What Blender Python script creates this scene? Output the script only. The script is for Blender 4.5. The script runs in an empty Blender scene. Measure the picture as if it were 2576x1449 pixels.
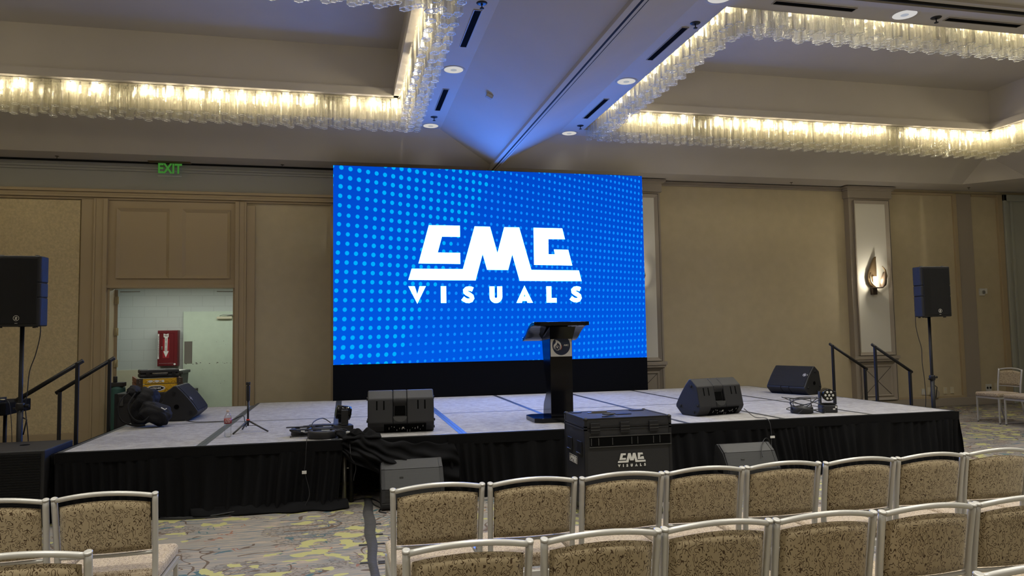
import bpy, bmesh, math, random
from mathutils import Vector, Matrix, Euler
random.seed(7)
sc = bpy.context.scene
COL = sc.collection
PI = math.pi
SG = .61            # stage surface height
YW = 12.45          # back wall plane
ZS, ZF, ZI, ZT = 4.39, 4.86, 5.13, 5.83   # soffit, flat ceiling, pit ledge, recess top

# ------------------------------------------------------------------ materials
def new_mat(name):
    m = bpy.data.materials.new(name); m.use_nodes = True
    nt = m.node_tree; nt.nodes.clear()
    out = nt.nodes.new('ShaderNodeOutputMaterial')
    return m, nt, out
def N(nt, t, **kw):
    n = nt.nodes.new(t)
    for k, v in kw.items(): setattr(n, k, v)
    return n
def setin(n, **kw):
    for k, v in kw.items():
        n.inputs[k.replace('_', ' ')].default_value = v
def rgb(c): return (c[0], c[1], c[2], 1)
def s2l(r, g, b):
    f = lambda u: (u/255/12.92) if u/255 <= .04045 else ((u/255+.055)/1.055)**2.4
    return (f(r), f(g), f(b))
def mat(name, c, rough=.6, metal=0, spec=.5, bump=0, bscale=60, var=0, vscale=3, coat=0):
    m, nt, out = new_mat(name)
    b = N(nt, 'ShaderNodeBsdfPrincipled')
    b.inputs['Base Color'].default_value = rgb(c); b.inputs['Roughness'].default_value = rough
    b.inputs['Metallic'].default_value = metal; b.inputs['Specular IOR Level'].default_value = spec
    if coat: b.inputs['Coat Weight'].default_value = coat
    tc = N(nt, 'ShaderNodeTexCoord')
    if var:
        n = N(nt, 'ShaderNodeTexNoise'); setin(n, Scale=vscale, Detail=6.0)
        nt.links.new(tc.outputs['Object'], n.inputs['Vector'])
        mr = N(nt, 'ShaderNodeMapRange'); setin(mr, From_Min=.3, From_Max=.7, To_Min=1-var, To_Max=1+var)
        nt.links.new(n.outputs['Fac'], mr.inputs['Value'])
        mx = N(nt, 'ShaderNodeVectorMath', operation='SCALE'); mx.inputs[0].default_value = c
        nt.links.new(mr.outputs['Result'], mx.inputs['Scale'])
        nt.links.new(mx.outputs['Vector'], b.inputs['Base Color'])
    if bump:
        n2 = N(nt, 'ShaderNodeTexNoise'); setin(n2, Scale=bscale, Detail=4.0)
        nt.links.new(tc.outputs['Object'], n2.inputs['Vector'])
        bp = N(nt, 'ShaderNodeBump'); setin(bp, Strength=bump, Distance=.01)
        nt.links.new(n2.outputs['Fac'], bp.inputs['Height']); nt.links.new(bp.outputs['Normal'], b.inputs['Normal'])
    nt.links.new(b.outputs[0], out.inputs[0])
    return m
def emit(name, c, s):
    m, nt, out = new_mat(name)
    e = N(nt, 'ShaderNodeEmission'); e.inputs[0].default_value = rgb(c); e.inputs[1].default_value = s
    nt.links.new(e.outputs[0], out.inputs[0]); return m
def ramp(nt, fac, stops, interp='LINEAR'):
    r = N(nt, 'ShaderNodeValToRGB'); r.color_ramp.interpolation = interp
    el = r.color_ramp.elements
    while len(el) < len(stops): el.new(.5)
    for e, (p, c) in zip(el, stops): e.position = p; e.color = rgb(c) if len(c) == 3 else c
    nt.links.new(fac, r.inputs[0]); return r.outputs[0]
def math_(nt, op, a, b=None, c=None):
    n = N(nt, 'ShaderNodeMath', operation=op)
    for i, v in enumerate((a, b, c)):
        if v is None: continue
        if isinstance(v, (int, float)): n.inputs[i].default_value = v
        else: nt.links.new(v, n.inputs[i])
    return n.outputs[0]
def mixc(nt, f, a, b):
    n = N(nt, 'ShaderNodeMix', data_type='RGBA')
    if isinstance(f, (int, float)): n.inputs[0].default_value = f
    else: nt.links.new(f, n.inputs[0])
    for i, v in ((6, a), (7, b)):
        if isinstance(v, tuple): n.inputs[i].default_value = rgb(v)
        else: nt.links.new(v, n.inputs[i])
    return n.outputs[2]
def noise(nt, vec, scale, detail=2, rough=.5, dist=0):
    n = N(nt, 'ShaderNodeTexNoise'); setin(n, Scale=scale, Detail=float(detail), Roughness=rough, Distortion=dist)
    nt.links.new(vec, n.inputs['Vector']); return n.outputs['Fac']
def mapping(nt, vec, scale=(1,1,1), loc=(0,0,0), rot=(0,0,0)):
    n = N(nt, 'ShaderNodeMapping'); setin(n, Scale=scale, Location=loc, Rotation=rot)
    nt.links.new(vec, n.inputs['Vector']); return n.outputs[0]

def fabric_mat(name, base, line, k=1.0):
    m, nt, out = new_mat(name)
    tc = N(nt, 'ShaderNodeTexCoord'); oi = N(nt, 'ShaderNodeObjectInfo')
    add = N(nt, 'ShaderNodeVectorMath', operation='ADD')
    nt.links.new(tc.outputs['Object'], add.inputs[0])
    sc_ = N(nt, 'ShaderNodeVectorMath', operation='SCALE'); sc_.inputs['Scale'].default_value = 3.7
    nt.links.new(oi.outputs['Location'], sc_.inputs[0]); nt.links.new(sc_.outputs[0], add.inputs[1])
    v = add.outputs[0]
    v = mapping(nt, v, (1, 1, .62))
    S_, mul, e = 70*k, 4.4, .001
    n1 = noise(nt, v, S_, 0)
    g2 = None
    for off in ((e,0,0),(0,e,0),(0,0,e)):
        d = math_(nt, 'DIVIDE', math_(nt, 'SUBTRACT', noise(nt, mapping(nt, v, (1,1,1), off), S_, 0), n1), e)
        d = math_(nt, 'MULTIPLY', d, d); g2 = d if g2 is None else math_(nt, 'ADD', g2, d)
    g = math_(nt, 'ADD', math_(nt, 'MULTIPLY', math_(nt, 'SQRT', g2), mul), 12.0)
    t = math_(nt, 'ABSOLUTE', math_(nt, 'SUBTRACT', math_(nt, 'FRACT', math_(nt, 'MULTIPLY', n1, mul)), .5))
    t = math_(nt, 'DIVIDE', t, g)
    ln = math_(nt, 'LESS_THAN', t, .00075)
    brk = math_(nt, 'GREATER_THAN', noise(nt, mapping(nt, v, (1,1,1), (5,3,2)), 75*k, 0), .41)
    ln = math_(nt, 'MULTIPLY', ln, brk)
    col = mixc(nt, ln, base, line)
    b = N(nt, 'ShaderNodeBsdfPrincipled'); b.inputs['Roughness'].default_value = .92
    b.inputs['Specular IOR Level'].default_value = .15
    b.inputs['Sheen Weight'].default_value = .3
    nt.links.new(col, b.inputs['Base Color'])
    fine = noise(nt, v, 700, 1)
    bp = N(nt, 'ShaderNodeBump'); setin(bp, Strength=.25, Distance=.003); nt.links.new(fine, bp.inputs['Height'])
    nt.links.new(bp.outputs[0], b.inputs['Normal'])
    nt.links.new(b.outputs[0], out.inputs[0]); return m

def carpet_mat():
    m, nt, out = new_mat('patterned_carpet')
    tc = N(nt, 'ShaderNodeTexCoord'); v = tc.outputs['Object']
    vs = mapping(nt, v, (1.3, 15, 1), rot=(0,0,.12))
    streak = noise(nt, vs, 2.6, 6, .65, .3)
    base = ramp(nt, streak, [(.32, s2l(86,102,118)), (.45, s2l(124,132,138)), (.52, s2l(158,148,136)), (.58, s2l(200,178,158)), (.70, s2l(134,130,124))])
    big = noise(nt, v, .9, 3, .5)
    base = mixc(nt, ramp(nt, big, [(.40, (0,0,0)), (.62, (1,1,1))]), base, mixc(nt, streak, s2l(118,128,136), s2l(176,160,142)))
    # pale pebbly flecks
    vor = N(nt, 'ShaderNodeTexVoronoi', feature='DISTANCE_TO_EDGE'); setin(vor, Scale=34.0)
    nt.links.new(mapping(nt, v, (.6, 1.1, 1)), vor.inputs['Vector'])
    fl = math_(nt, 'LESS_THAN', vor.outputs['Distance'], .10)
    flm = math_(nt, 'MULTIPLY', fl, math_(nt, 'GREATER_THAN', noise(nt, mapping(nt, v, (1,1.5,1), (9,1,0)), 1.3, 3), .51))
    base = mixc(nt, math_(nt, 'MULTIPLY', flm, .55), base, s2l(92,82,80))
    # brown branching contour lines
    def contour(scale, mul, w, off, gate_s, gate, d=1.2):
        n_ = noise(nt, mapping(nt, v, (1, 1.3, 1), off), scale, 1, .5, d)
        t = math_(nt, 'ABSOLUTE', math_(nt, 'SUBTRACT', math_(nt, 'FRACT', math_(nt, 'MULTIPLY', n_, mul)), .5))
        l = math_(nt, 'LESS_THAN', t, w)
        g = math_(nt, 'GREATER_THAN', noise(nt, mapping(nt, v, (1,1,1), (off[1]+4, off[0]+2, 0)), gate_s, 2), gate)
        return math_(nt, 'MULTIPLY', l, g)
    base = mixc(nt, contour(2.2, 5, .075, (3,7,0), 1.0, .48), base, s2l(104,90,80))
    base = mixc(nt, contour(3.1, 5, .05, (13,1,0), 1.2, .56), base, s2l(70,104,112))
    base = mixc(nt, math_(nt, 'MULTIPLY', contour(2.7, 4, .02, (23,11,0), 1.4, .56), .8), base, s2l(150,92,70))
    # teal patches and yellow-green blobs
    tp = math_(nt, 'GREATER_THAN', noise(nt, mapping(nt, v, (.9, 1.7, 1), (31,5,0)), 4.2, 2, .5, .6), .685)
    base = mixc(nt, tp, base, s2l(82,108,118))
    gate = ramp(nt, noise(nt, mapping(nt, v, (1,1.25,1), (.45,1.1,0)), .95, 1), [(.40, (0,0,0)), (.56, (1,1,1))])
    bl = noise(nt, mapping(nt, v, (1.05, 1.2, 1), (2,9,0)), 5.6, 2, .45, .35)
    thr = math_(nt, 'SUBTRACT', .70, math_(nt, 'MULTIPLY', gate, .152))
    yb = math_(nt, 'GREATER_THAN', bl, thr)
    base = mixc(nt, yb, base, s2l(184,180,124))
    fine = noise(nt, v, 260, 2)
    base = mixc(nt, math_(nt, 'MULTIPLY', fine, .35), base, s2l(70,66,62))
    b = N(nt, 'ShaderNodeBsdfPrincipled'); b.inputs['Roughness'].default_value = .95
    b.inputs['Specular IOR Level'].default_value = .1
    nt.links.new(base, b.inputs['Base Color'])
    bp = N(nt, 'ShaderNodeBump'); setin(bp, Strength=.4, Distance=.004); nt.links.new(fine, bp.inputs['Height'])
    nt.links.new(bp.outputs[0], b.inputs['Normal']); nt.links.new(b.outputs[0], out.inputs[0]); return m

def speckle_mat(name, c1, c2, scale=220, rough=.95):
    m, nt, out = new_mat(name)
    tc = N(nt, 'ShaderNodeTexCoord'); v = tc.outputs['Object']
    n1 = noise(nt, v, scale, 3, .7); n2 = noise(nt, v, 14, 4, .6)
    f = math_(nt, 'ADD', math_(nt, 'MULTIPLY', n1, .7), math_(nt, 'MULTIPLY', n2, .3))
    col = ramp(nt, f, [(.38, c1), (.62, c2)])
    b = N(nt, 'ShaderNodeBsdfPrincipled'); b.inputs['Roughness'].default_value = rough
    b.inputs['Specular IOR Level'].default_value = .15
    nt.links.new(col, b.inputs['Base Color'])
    bp = N(nt, 'ShaderNodeBump'); setin(bp, Strength=.3, Distance=.003); nt.links.new(n1, bp.inputs['Height'])
    nt.links.new(bp.outputs[0], b.inputs['Normal']); nt.links.new(b.outputs[0], out.inputs[0]); return m

def perforated_mat(name, c, hole, scale=90):
    m, nt, out = new_mat(name)
    tc = N(nt, 'ShaderNodeTexCoord')
    vor = N(nt, 'ShaderNodeTexVoronoi'); setin(vor, Scale=scale, Randomness=0.0)
    nt.links.new(tc.outputs['Object'], vor.inputs['Vector'])
    f = math_(nt, 'LESS_THAN', vor.outputs['Distance'], .42)
    col = mixc(nt, f, c, hole)
    b = N(nt, 'ShaderNodeBsdfPrincipled'); b.inputs['Roughness'].default_value = .5
    nt.links.new(col, b.inputs['Base Color']); nt.links.new(b.outputs[0], out.inputs[0]); return m

def block_mat():
    m, nt, out = new_mat('painted_block_wall')
    tc = N(nt, 'ShaderNodeTexCoord'); v = mapping(nt, tc.outputs['Object'], rot=(PI/2, 0, 0))
    br = N(nt, 'ShaderNodeTexBrick'); setin(br, Scale=1.0, Mortar_Size=.006, Brick_Width=.4, Row_Height=.2)
    br.inputs['Color1'].default_value = rgb(s2l(196,200,196)); br.inputs['Color2'].default_value = rgb(s2l(192,197,193))
    br.inputs['Mortar'].default_value = rgb(s2l(184,188,184))
    nt.links.new(v, br.inputs['Vector'])
    b = N(nt, 'ShaderNodeBsdfPrincipled'); b.inputs['Roughness'].default_value = .5
    nt.links.new(br.outputs['Color'], b.inputs['Base Color'])
    bp = N(nt, 'ShaderNodeBump'); setin(bp, Strength=.15, Distance=.01)
    nt.links.new(br.outputs['Color'], bp.inputs['Height']); nt.links.new(bp.outputs[0], b.inputs['Normal'])
    nt.links.new(b.outputs[0], out.inputs[0]); return m

def screen_mat(ox, oz):
    """picture shown on the LED wall: blue field with a receding grid of light dots"""
    m, nt, out = new_mat('led_picture')
    tc = N(nt, 'ShaderNodeTexCoord'); sx = N(nt, 'ShaderNodeSeparateXYZ')
    nt.links.new(tc.outputs['Object'], sx.inputs[0])
    X = math_(nt, 'DIVIDE', math_(nt, 'ADD', sx.outputs[0], ox), 1.0277)
    Z = math_(nt, 'ADD', math_(nt, 'DIVIDE', math_(nt, 'ADD', sx.outputs[2], oz-1.58), 1.0277), 1.58)
    def dot(a, b, c):
        return math_(nt, 'ADD', math_(nt, 'ADD', math_(nt, 'MULTIPLY', X, a), math_(nt, 'MULTIPLY', Z, b)), c)
    w = dot(-.07172, .00668, 1.14965)
    I = math_(nt, 'DIVIDE', dot(8.63528, -.35519, 1.84742), w)
    J = math_(nt, 'DIVIDE', dot(-.06708, -8.20819, 16.33087), w)
    di = math_(nt, 'SUBTRACT', I, math_(nt, 'ROUND', I)); dj = math_(nt, 'SUBTRACT', J, math_(nt, 'ROUND', J))
    r = math_(nt, 'SQRT', math_(nt, 'ADD', math_(nt, 'MULTIPLY', di, di), math_(nt, 'MULTIPLY', dj, dj)))
    # boundary between the large pale dots and the small darker ones
    lim = math_(nt, 'ADD', 10.5, math_(nt, 'MULTIPLY', J, -.55))
    big = math_(nt, 'LESS_THAN', math_(nt, 'ROUND', I), lim)
    wob = noise(nt, mapping(nt, tc.outputs['Object'], (1,1,1)), 1.1, 1)
    rad = math_(nt, 'ADD', math_(nt, 'ADD', .165, math_(nt, 'MULTIPLY', big, .065)), math_(nt, 'MULTIPLY', math_(nt, 'SUBTRACT', wob, .5), .12))
    rad = math_(nt, 'ADD', rad, math_(nt, 'MULTIPLY', I, .0012))
    mr = N(nt, 'ShaderNodeMapRange'); setin(mr, To_Min=1.0, To_Max=0.0)
    nt.links.new(r, mr.inputs['Value']); nt.links.new(math_(nt, 'SUBTRACT', rad, .03), mr.inputs['From Min'])
    nt.links.new(math_(nt, 'ADD', rad, .03), mr.inputs['From Max'])
    tz = math_(nt, 'DIVIDE', math_(nt, 'SUBTRACT', Z, 1.17), 3.0)
    bg = mixc(nt, tz, (0.0, .095, .73), (0.0, .062, .56))
    dc = mixc(nt, big, (.004, .26, 1.02), (0.0, .42, 1.02))
    col = mixc(nt, mr.outputs['Result'], bg, dc)
    e = N(nt, 'ShaderNodeEmission'); e.inputs[1].default_value = 1.05
    nt.links.new(col, e.inputs[0]); nt.links.new(e.outputs[0], out.inputs[0]); return m

def crystal_mat(name, body, tint):
    m, nt, out = new_mat(name)
    tr = N(nt, 'ShaderNodeBsdfTransparent'); tr.inputs[0].default_value = (.98, .98, .96, 1)
    tl = N(nt, 'ShaderNodeBsdfTranslucent'); tl.inputs[0].default_value = rgb(tint)
    df = N(nt, 'ShaderNodeBsdfDiffuse'); df.inputs[0].default_value = rgb(tint)
    gl = N(nt, 'ShaderNodeBsdfGlossy'); gl.inputs['Roughness'].default_value = .12
    tc = N(nt, 'ShaderNodeTexCoord')
    nz = noise(nt, mapping(nt, tc.outputs['Object'], (1, 1, .12)), 90, 3, .7)
    bp = N(nt, 'ShaderNodeBump'); setin(bp, Strength=.6, Distance=.01); nt.links.new(nz, bp.inputs['Height'])
    nt.links.new(bp.outputs[0], gl.inputs['Normal'])
    m1 = N(nt, 'ShaderNodeMixShader'); m1.inputs[0].default_value = .4
    nt.links.new(tl.outputs[0], m1.inputs[1]); nt.links.new(df.outputs[0], m1.inputs[2])
    fz = N(nt, 'ShaderNodeMapRange'); setin(fz, From_Min=.35, From_Max=.7, To_Min=body*.5, To_Max=body*1.5)
    nt.links.new(nz, fz.inputs['Value'])
    m2 = N(nt, 'ShaderNodeMixShader'); nt.links.new(fz.outputs['Result'], m2.inputs[0])
    nt.links.new(tr.outputs[0], m2.inputs[1]); nt.links.new(m1.outputs[0], m2.inputs[2])
    lw = N(nt, 'ShaderNodeLayerWeight'); lw.inputs[0].default_value = .25
    m3 = N(nt, 'ShaderNodeMixShader'); nt.links.new(math_(nt, 'MULTIPLY', lw.outputs['Fresnel'], .55), m3.inputs[0])
    nt.links.new(m2.outputs[0], m3.inputs[1]); nt.links.new(gl.outputs[0], m3.inputs[2])
    nt.links.new(m3.outputs[0], out.inputs[0]); return m
def clear_mat(name, body=.08):
    m, nt, out = new_mat(name)
    tr = N(nt, 'ShaderNodeBsdfTransparent'); tr.inputs[0].default_value = (.97, .98, .98, 1)
    gl = N(nt, 'ShaderNodeBsdfGlossy'); gl.inputs['Roughness'].default_value = .05
    lw = N(nt, 'ShaderNodeLayerWeight'); lw.inputs[0].default_value = .3
    mx = N(nt, 'ShaderNodeMixShader'); nt.links.new(math_(nt, 'ADD', math_(nt, 'MULTIPLY', lw.outputs['Fresnel'], .35), body), mx.inputs[0])
    nt.links.new(tr.outputs[0], mx.inputs[1]); nt.links.new(gl.outputs[0], mx.inputs[2])
    nt.links.new(mx.outputs[0], out.inputs[0]); return m

M = {}
M['ceil'] = mat('ceiling_paint', (.51,.475,.43), .9, spec=.2, var=.03, vscale=1.5)
M['tan'] = mat('tan_wallcovering', (.55,.475,.325), .85, spec=.2, bump=.15, bscale=220, var=.04, vscale=6)
M['fab'] = mat('tan_fabric_panel', (.64,.535,.335), .9, spec=.15, bump=.5, bscale=45, var=.12, vscale=30)
M['brown'] = mat('tan_paint_trim', (.45,.36,.23), .5, spec=.35)
M['greytrim'] = mat('grey_taupe_trim', (.37,.325,.27), .5, spec=.3)
M['frieze'] = mat('grey_green_paint', (.40,.40,.37), .8, spec=.2)
M['pale'] = mat('pale_panel_paint', (.74,.72,.65), .7, spec=.3)
M['casing'] = mat('grey_green_casing', (.42,.43,.38), .6, spec=.3)
M['dark'] = mat('dark_groove', (.01,.01,.01), .9)
M['carpet'] = carpet_mat()
M['deck'] = speckle_mat('grey_stage_carpet', s2l(122,120,120), s2l(182,179,176))
M['alu'] = mat('worn_aluminium', (.075,.08,.085), .5, metal=.6, bump=.1, bscale=200)
M['blackmetal'] = mat('black_metal', (.012,.012,.014), .45, spec=.4)
M['blackplastic'] = mat('black_plastic', (.017,.017,.019), .5, spec=.45, bump=.25, bscale=500)
M['blackgrille'] = mat('black_grille', (.010,.010,.011), .65, spec=.3, bump=.4, bscale=600)
M['perf'] = perforated_mat('perforated_black_grille', (.019,.019,.019), (.003,.003,.003), 150)
M['skirt'] = mat('black_drape', (.0075,.0075,.0085), .95, spec=.15, bump=.2, bscale=400)
M['gloss'] = mat('black_gloss_acrylic', (.005,.005,.006), .10, spec=.28)
M['ledframe'] = mat('led_cabinet_black', (.003,.0035,.006), .9, spec=.12)
M['silver'] = mat('champagne_metal_frame', (.53,.515,.48), .38, metal=.35, spec=.6)
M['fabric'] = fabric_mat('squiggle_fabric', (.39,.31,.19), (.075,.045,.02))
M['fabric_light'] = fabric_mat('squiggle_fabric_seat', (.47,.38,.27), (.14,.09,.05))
M['white'] = mat('white_vinyl', (.72,.71,.68), .6)
M['offwhite'] = mat('offwhite_plastic', (.66,.60,.44), .5)
M['outletwhite'] = mat('white_plastic', (.62,.62,.58), .5)
M['navy'] = mat('navy_print', (.012,.022,.06), .5)
M['orangeprint'] = mat('orange_print', (.35,.06,.03), .5)
M['bronze'] = mat('bronze_metal', (.20,.14,.075), .4, metal=.55)
M['darkbronze'] = mat('dark_bronze_metal', (.07,.05,.035), .45, metal=.4)
M['red'] = mat('red_cabinet_enamel', (.13,.006,.011), .4)
M['redlabel'] = mat('red_label', (.30,.012,.02), .5)
M['block'] = block_mat()
M['doorwhite'] = mat('pale_green_door_paint', (.58,.66,.54), .45, var=.03, vscale=8)
M['wainscot'] = mat('cream_dado_paint', (.58,.55,.40), .6)
M['steel'] = mat('brushed_steel', (.35,.34,.32), .35, metal=.85)
M['brass'] = mat('brass_hinge', (.62,.55,.36), .4, metal=.5)
M['bin'] = mat('dark_grey_bin_plastic', (.055,.06,.06), .6)
M['yellow'] = mat('yellow_painted_plastic', (.62,.36,.015), .45)
M['orange'] = mat('orange_brown_fibreglass', (.28,.085,.03), .5)
M['tape'] = mat('grey_gaffer_tape', (.055,.053,.054), .85, spec=.25, bump=.6, bscale=25)
M['orangecloth'] = mat('orange_red_cloth', (.75,.10,.05), .8, bump=.5, bscale=40)
M['greycloth'] = mat('grey_patterned_cloth', (.20,.19,.17), .9, bump=.5, bscale=60)
M['bag'] = mat('black_nylon', (.014,.014,.016), .75, spec=.3, bump=.5, bscale=30)
M['teal'] = mat('teal_green_plastic', (.03,.10,.09), .6)
M['floorhall'] = mat('corridor_floor_tile', (.35,.34,.30), .5)
M['black'] = mat('matte_black', (.004,.004,.004), .95, spec=.05)
M['glowlens'] = mat('clear_led_lens', (.75,.75,.72), .1, metal=.3)
M['redring'] = mat('red_plastic_collar', (.70,.05,.02), .4)
M['greymetal'] = mat('dark_grey_metal', (.07,.07,.07), .45, metal=.4)
M['crystal'] = crystal_mat('rippled_crystal', .21, (.95,.90,.72))
M['crystalrim'] = crystal_mat('crystal_rim', .75, (.98,.97,.92))
M['clear'] = clear_mat('clear_plastic', .05)
M['bulb'] = emit('warm_bulb_glow', (1.0,.87,.62), 190)
M['sconceglow'] = emit('sconce_lamp_glow', (1.0,.84,.56), 3.5)
M['downglow'] = emit('downlight_glow', (.82,.88,1.0), .45)
M['reflglow'] = emit('downlight_reflector_glow', (1.0,.97,.93), .62)
M['reflector'] = mat('downlight_reflector', (.75,.75,.74), .18, metal=.85)
M['exitgreen'] = emit('exit_letter_glow', (.04,.17,.025), 1.0)
M['tubeglow'] = emit('corridor_light_glow', (.92,1.0,.90), 3)
M['logoboost'] = emit('led_letters_blue_boost', (1.3,7,33), 1.0)  # over-strong blue that clips to white; added to throw blue glow on the ceiling

# ------------------------------------------------------------------ mesh builder
class MB:
    def __init__(s): s.v = []; s.f = []; s.m = []; s.sm = []
    def add(s, vs, fs, mi=0, smooth=False):
        b = len(s.v); s.v += [tuple(v) for v in vs]
        for f in fs: s.f.append([b+i for i in f]); s.m.append(mi); s.sm.append(smooth)
        return s
    def box(s, x0, x1, y0, y1, z0, z1, mi=0):
        v = [(x0,y0,z0),(x1,y0,z0),(x1,y1,z0),(x0,y1,z0),(x0,y0,z1),(x1,y0,z1),(x1,y1,z1),(x0,y1,z1)]
        return s.add(v, [(0,3,2,1),(4,5,6,7),(0,1,5,4),(1,2,6,5),(2,3,7,6),(3,0,4,7)], mi)
    def quad(s, a, b, c, d, mi=0): return s.add([a,b,c,d], [(0,1,2,3)], mi)
    def poly(s, pts, mi=0): return s.add(pts, [tuple(range(len(pts)))], mi)
    def ngonprism(s, pts2, fn0, fn1, mi=0, smooth=False):
        n = len(pts2); v = [fn0(p) for p in pts2] + [fn1(p) for p in pts2]
        s.add(v, [tuple(range(n-1,-1,-1)), tuple(range(n,2*n))], mi)
        b = len(s.v)-2*n
        for i in range(n):
            j = (i+1) % n
            s.f.append([b+i, b+j, b+n+j, b+n+i]); s.m.append(mi); s.sm.append(smooth)
        return s
    def prism_xz(s, pts, y0, y1, mi=0, smooth=False):   # outline in x,z extruded along y
        return s.ngonprism(pts, lambda p: (p[0], y0, p[1]), lambda p: (p[0], y1, p[1]), mi, smooth)
    def prism_yz(s, pts, x0, x1, mi=0, smooth=False):
        return s.ngonprism(pts, lambda p: (x0, p[0], p[1]), lambda p: (x1, p[0], p[1]), mi, smooth)
    def prism_xy(s, pts, z0, z1, mi=0, smooth=False):
        return s.ngonprism(pts, lambda p: (p[0], p[1], z0), lambda p: (p[0], p[1], z1), mi, smooth)
    def tube(s, path, r, seg=10, mi=0, cap=True, ry=None, closed=False):
        P = [Vector(p) for p in path]; n = len(P)
        rs = r if isinstance(r, (list, tuple)) else [r]*n
        if closed: T = [(P[(i+1) % n]-P[i-1]).normalized() for i in range(n)]
        else: T = [(P[min(i+1,n-1)]-P[max(i-1,0)]).normalized() for i in range(n)]
        up = Vector((0,0,1)) if abs(T[0].z) < .9 else Vector((0,1,0))
        u = T[0].cross(up).normalized(); rings = []
        for i in range(n):
            u = (u - T[i]*u.dot(T[i])).normalized(); w = T[i].cross(u)
            k = (ry or 1)
            rings.append([P[i] + u*math.cos(a)*rs[i] + w*math.sin(a)*rs[i]*k for a in [2*PI*j/seg for j in range(seg)]])
        b = len(s.v)
        for ring in rings: s.v += [tuple(q) for q in ring]
        for i in range(n if closed else n-1):
            for j in range(seg):
                k = (j+1) % seg; i2 = (i+1) % n
                s.f.append([b+i*seg+j, b+i*seg+k, b+i2*seg+k, b+i2*seg+j]); s.m.append(mi); s.sm.append(True)
        if cap and not closed:
            s.f.append([b+j for j in range(seg-1,-1,-1)]); s.m.append(mi); s.sm.append(False)
            s.f.append([b+(n-1)*seg+j for j in range(seg)]); s.m.append(mi); s.sm.append(False)
        return s
    def cyl(s, a, b, r, seg=20, mi=0, r2=None): return s.tube([a, b], [r, r if r2 is None else r2], seg, mi)
    def lathe(s, c, prof, seg=24, mi=0, smooth=True):   # prof: (r, z) around vertical axis at c
        b = len(s.v); n = len(prof)
        for r, z in prof:
            for j in range(seg):
                a = 2*PI*j/seg; s.v.append((c[0]+r*math.cos(a), c[1]+r*math.sin(a), c[2]+z))
        for i in range(n-1):
            for j in range(seg):
                k = (j+1) % seg
                s.f.append([b+i*seg+j, b+i*seg+k, b+(i+1)*seg+k, b+(i+1)*seg+j]); s.m.append(mi); s.sm.append(smooth)
        if prof[0][0] > 1e-4: s.f.append([b+j for j in range(seg-1,-1,-1)]); s.m.append(mi); s.sm.append(False)
        if prof[-1][0] > 1e-4: s.f.append([b+(n-1)*seg+j for j in range(seg)]); s.m.append(mi); s.sm.append(False)
        return s
    def grid(s, fn, nu, nv, mi=0, smooth=True):
        b = len(s.v)
        for i in range(nu+1):
            for j in range(nv+1): s.v.append(tuple(fn(i/nu, j/nv)))
        for i in range(nu):
            for j in range(nv):
                q = b+i*(nv+1)+j
                s.f.append([q, q+nv+1, q+nv+2, q+1]); s.m.append(mi); s.sm.append(smooth)
        return s
    def xf(s, mtx, start=0):
        for i in range(start, len(s.v)): s.v[i] = tuple(mtx @ Vector(s.v[i]))
        return s

def build(name, mb, mats, parent=None, bevel=0, seg=2, sub=0, solid=0, local=False, keep=None):
    me = bpy.data.meshes.new(name)
    off = Vector((0,0,0))
    if parent is not None and not local:
        off = keep if keep is not None else root_loc(parent)
    me.from_pydata([tuple(Vector(v)-off) for v in mb.v], [], mb.f)
    if not isinstance(mats, (list, tuple)): mats = [mats]
    for m in mats: me.materials.append(m)
    me.polygons.foreach_set('material_index', mb.m)
    me.polygons.foreach_set('use_smooth', mb.sm)
    me.update()
    o = bpy.data.objects.new(name, me); COL.objects.link(o)
    if parent is not None: o.parent = parent
    if bevel:
        md = o.modifiers.new('b', 'BEVEL'); md.width = bevel; md.segments = seg; md.limit_method = 'ANGLE'; md.angle_limit = math.radians(35)
        md.harden_normals = False
    if solid:
        md = o.modifiers.new('s', 'SOLIDIFY'); md.thickness = solid; md.offset = 0
    if sub:
        md = o.modifiers.new('u', 'SUBSURF'); md.levels = sub; md.render_levels = sub
    return o
def root_loc(o):
    l = Vector((0,0,0))
    while o is not None: l = l + o.location; o = o.parent
    return l
def tag(o, label=None, cat=None, group=None, kind=None):
    if label: o['label'] = label
    if cat: o['category'] = cat
    if group: o['group'] = group
    if kind: o['kind'] = kind
    return o
def thing(name, label, cat, loc=(0,0,0), group=None):
    o = bpy.data.objects.new(name, None); COL.objects.link(o); o.location = loc
    o.empty_display_size = .1
    return tag(o, label, cat, group)
def struct(name, mb, mats, label=None, bevel=0, parent=None):
    o = build(name, mb, mats, parent, bevel)
    if parent is None:
        o['kind'] = 'structure'
        if label: o['label'] = label
    return o
def copy_tree(o, parent=None):
    c = o.copy(); COL.objects.link(c); c.parent = parent
    for ch in list(o.children): copy_tree(ch, c)
    return c
def text_mesh(name, s, size, material, parent, loc, rot=(PI/2,0,0), ext=.001, bold=0.0, align='CENTER', sx=1.0, spacing=1.0, vertical=False):
    cu = bpy.data.curves.new('t', 'FONT'); cu.body = s; cu.size = size; cu.extrude = ext; cu.offset = bold
    cu.align_x = align; cu.align_y = 'CENTER'; cu.space_character = spacing; cu.resolution_u = 3
    if vertical: cu.space_line = .78
    to = bpy.data.objects.new('t', cu); COL.objects.link(to)
    dg = bpy.context.evaluated_depsgraph_get(); dg.update()
    me = bpy.data.meshes.new_from_object(to.evaluated_get(dg))
    bpy.data.objects.remove(to); bpy.data.curves.remove(cu)
    me.materials.clear(); me.materials.append(material)
    mt = Matrix.Translation(Vector(loc)-root_loc(parent)) @ Euler(rot).to_matrix().to_4x4() @ Matrix.Diagonal((sx,1,1,1))
    me.transform(mt); me.name = name
    o = bpy.data.objects.new(name, me); COL.objects.link(o); o.parent = parent
    return o
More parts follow.
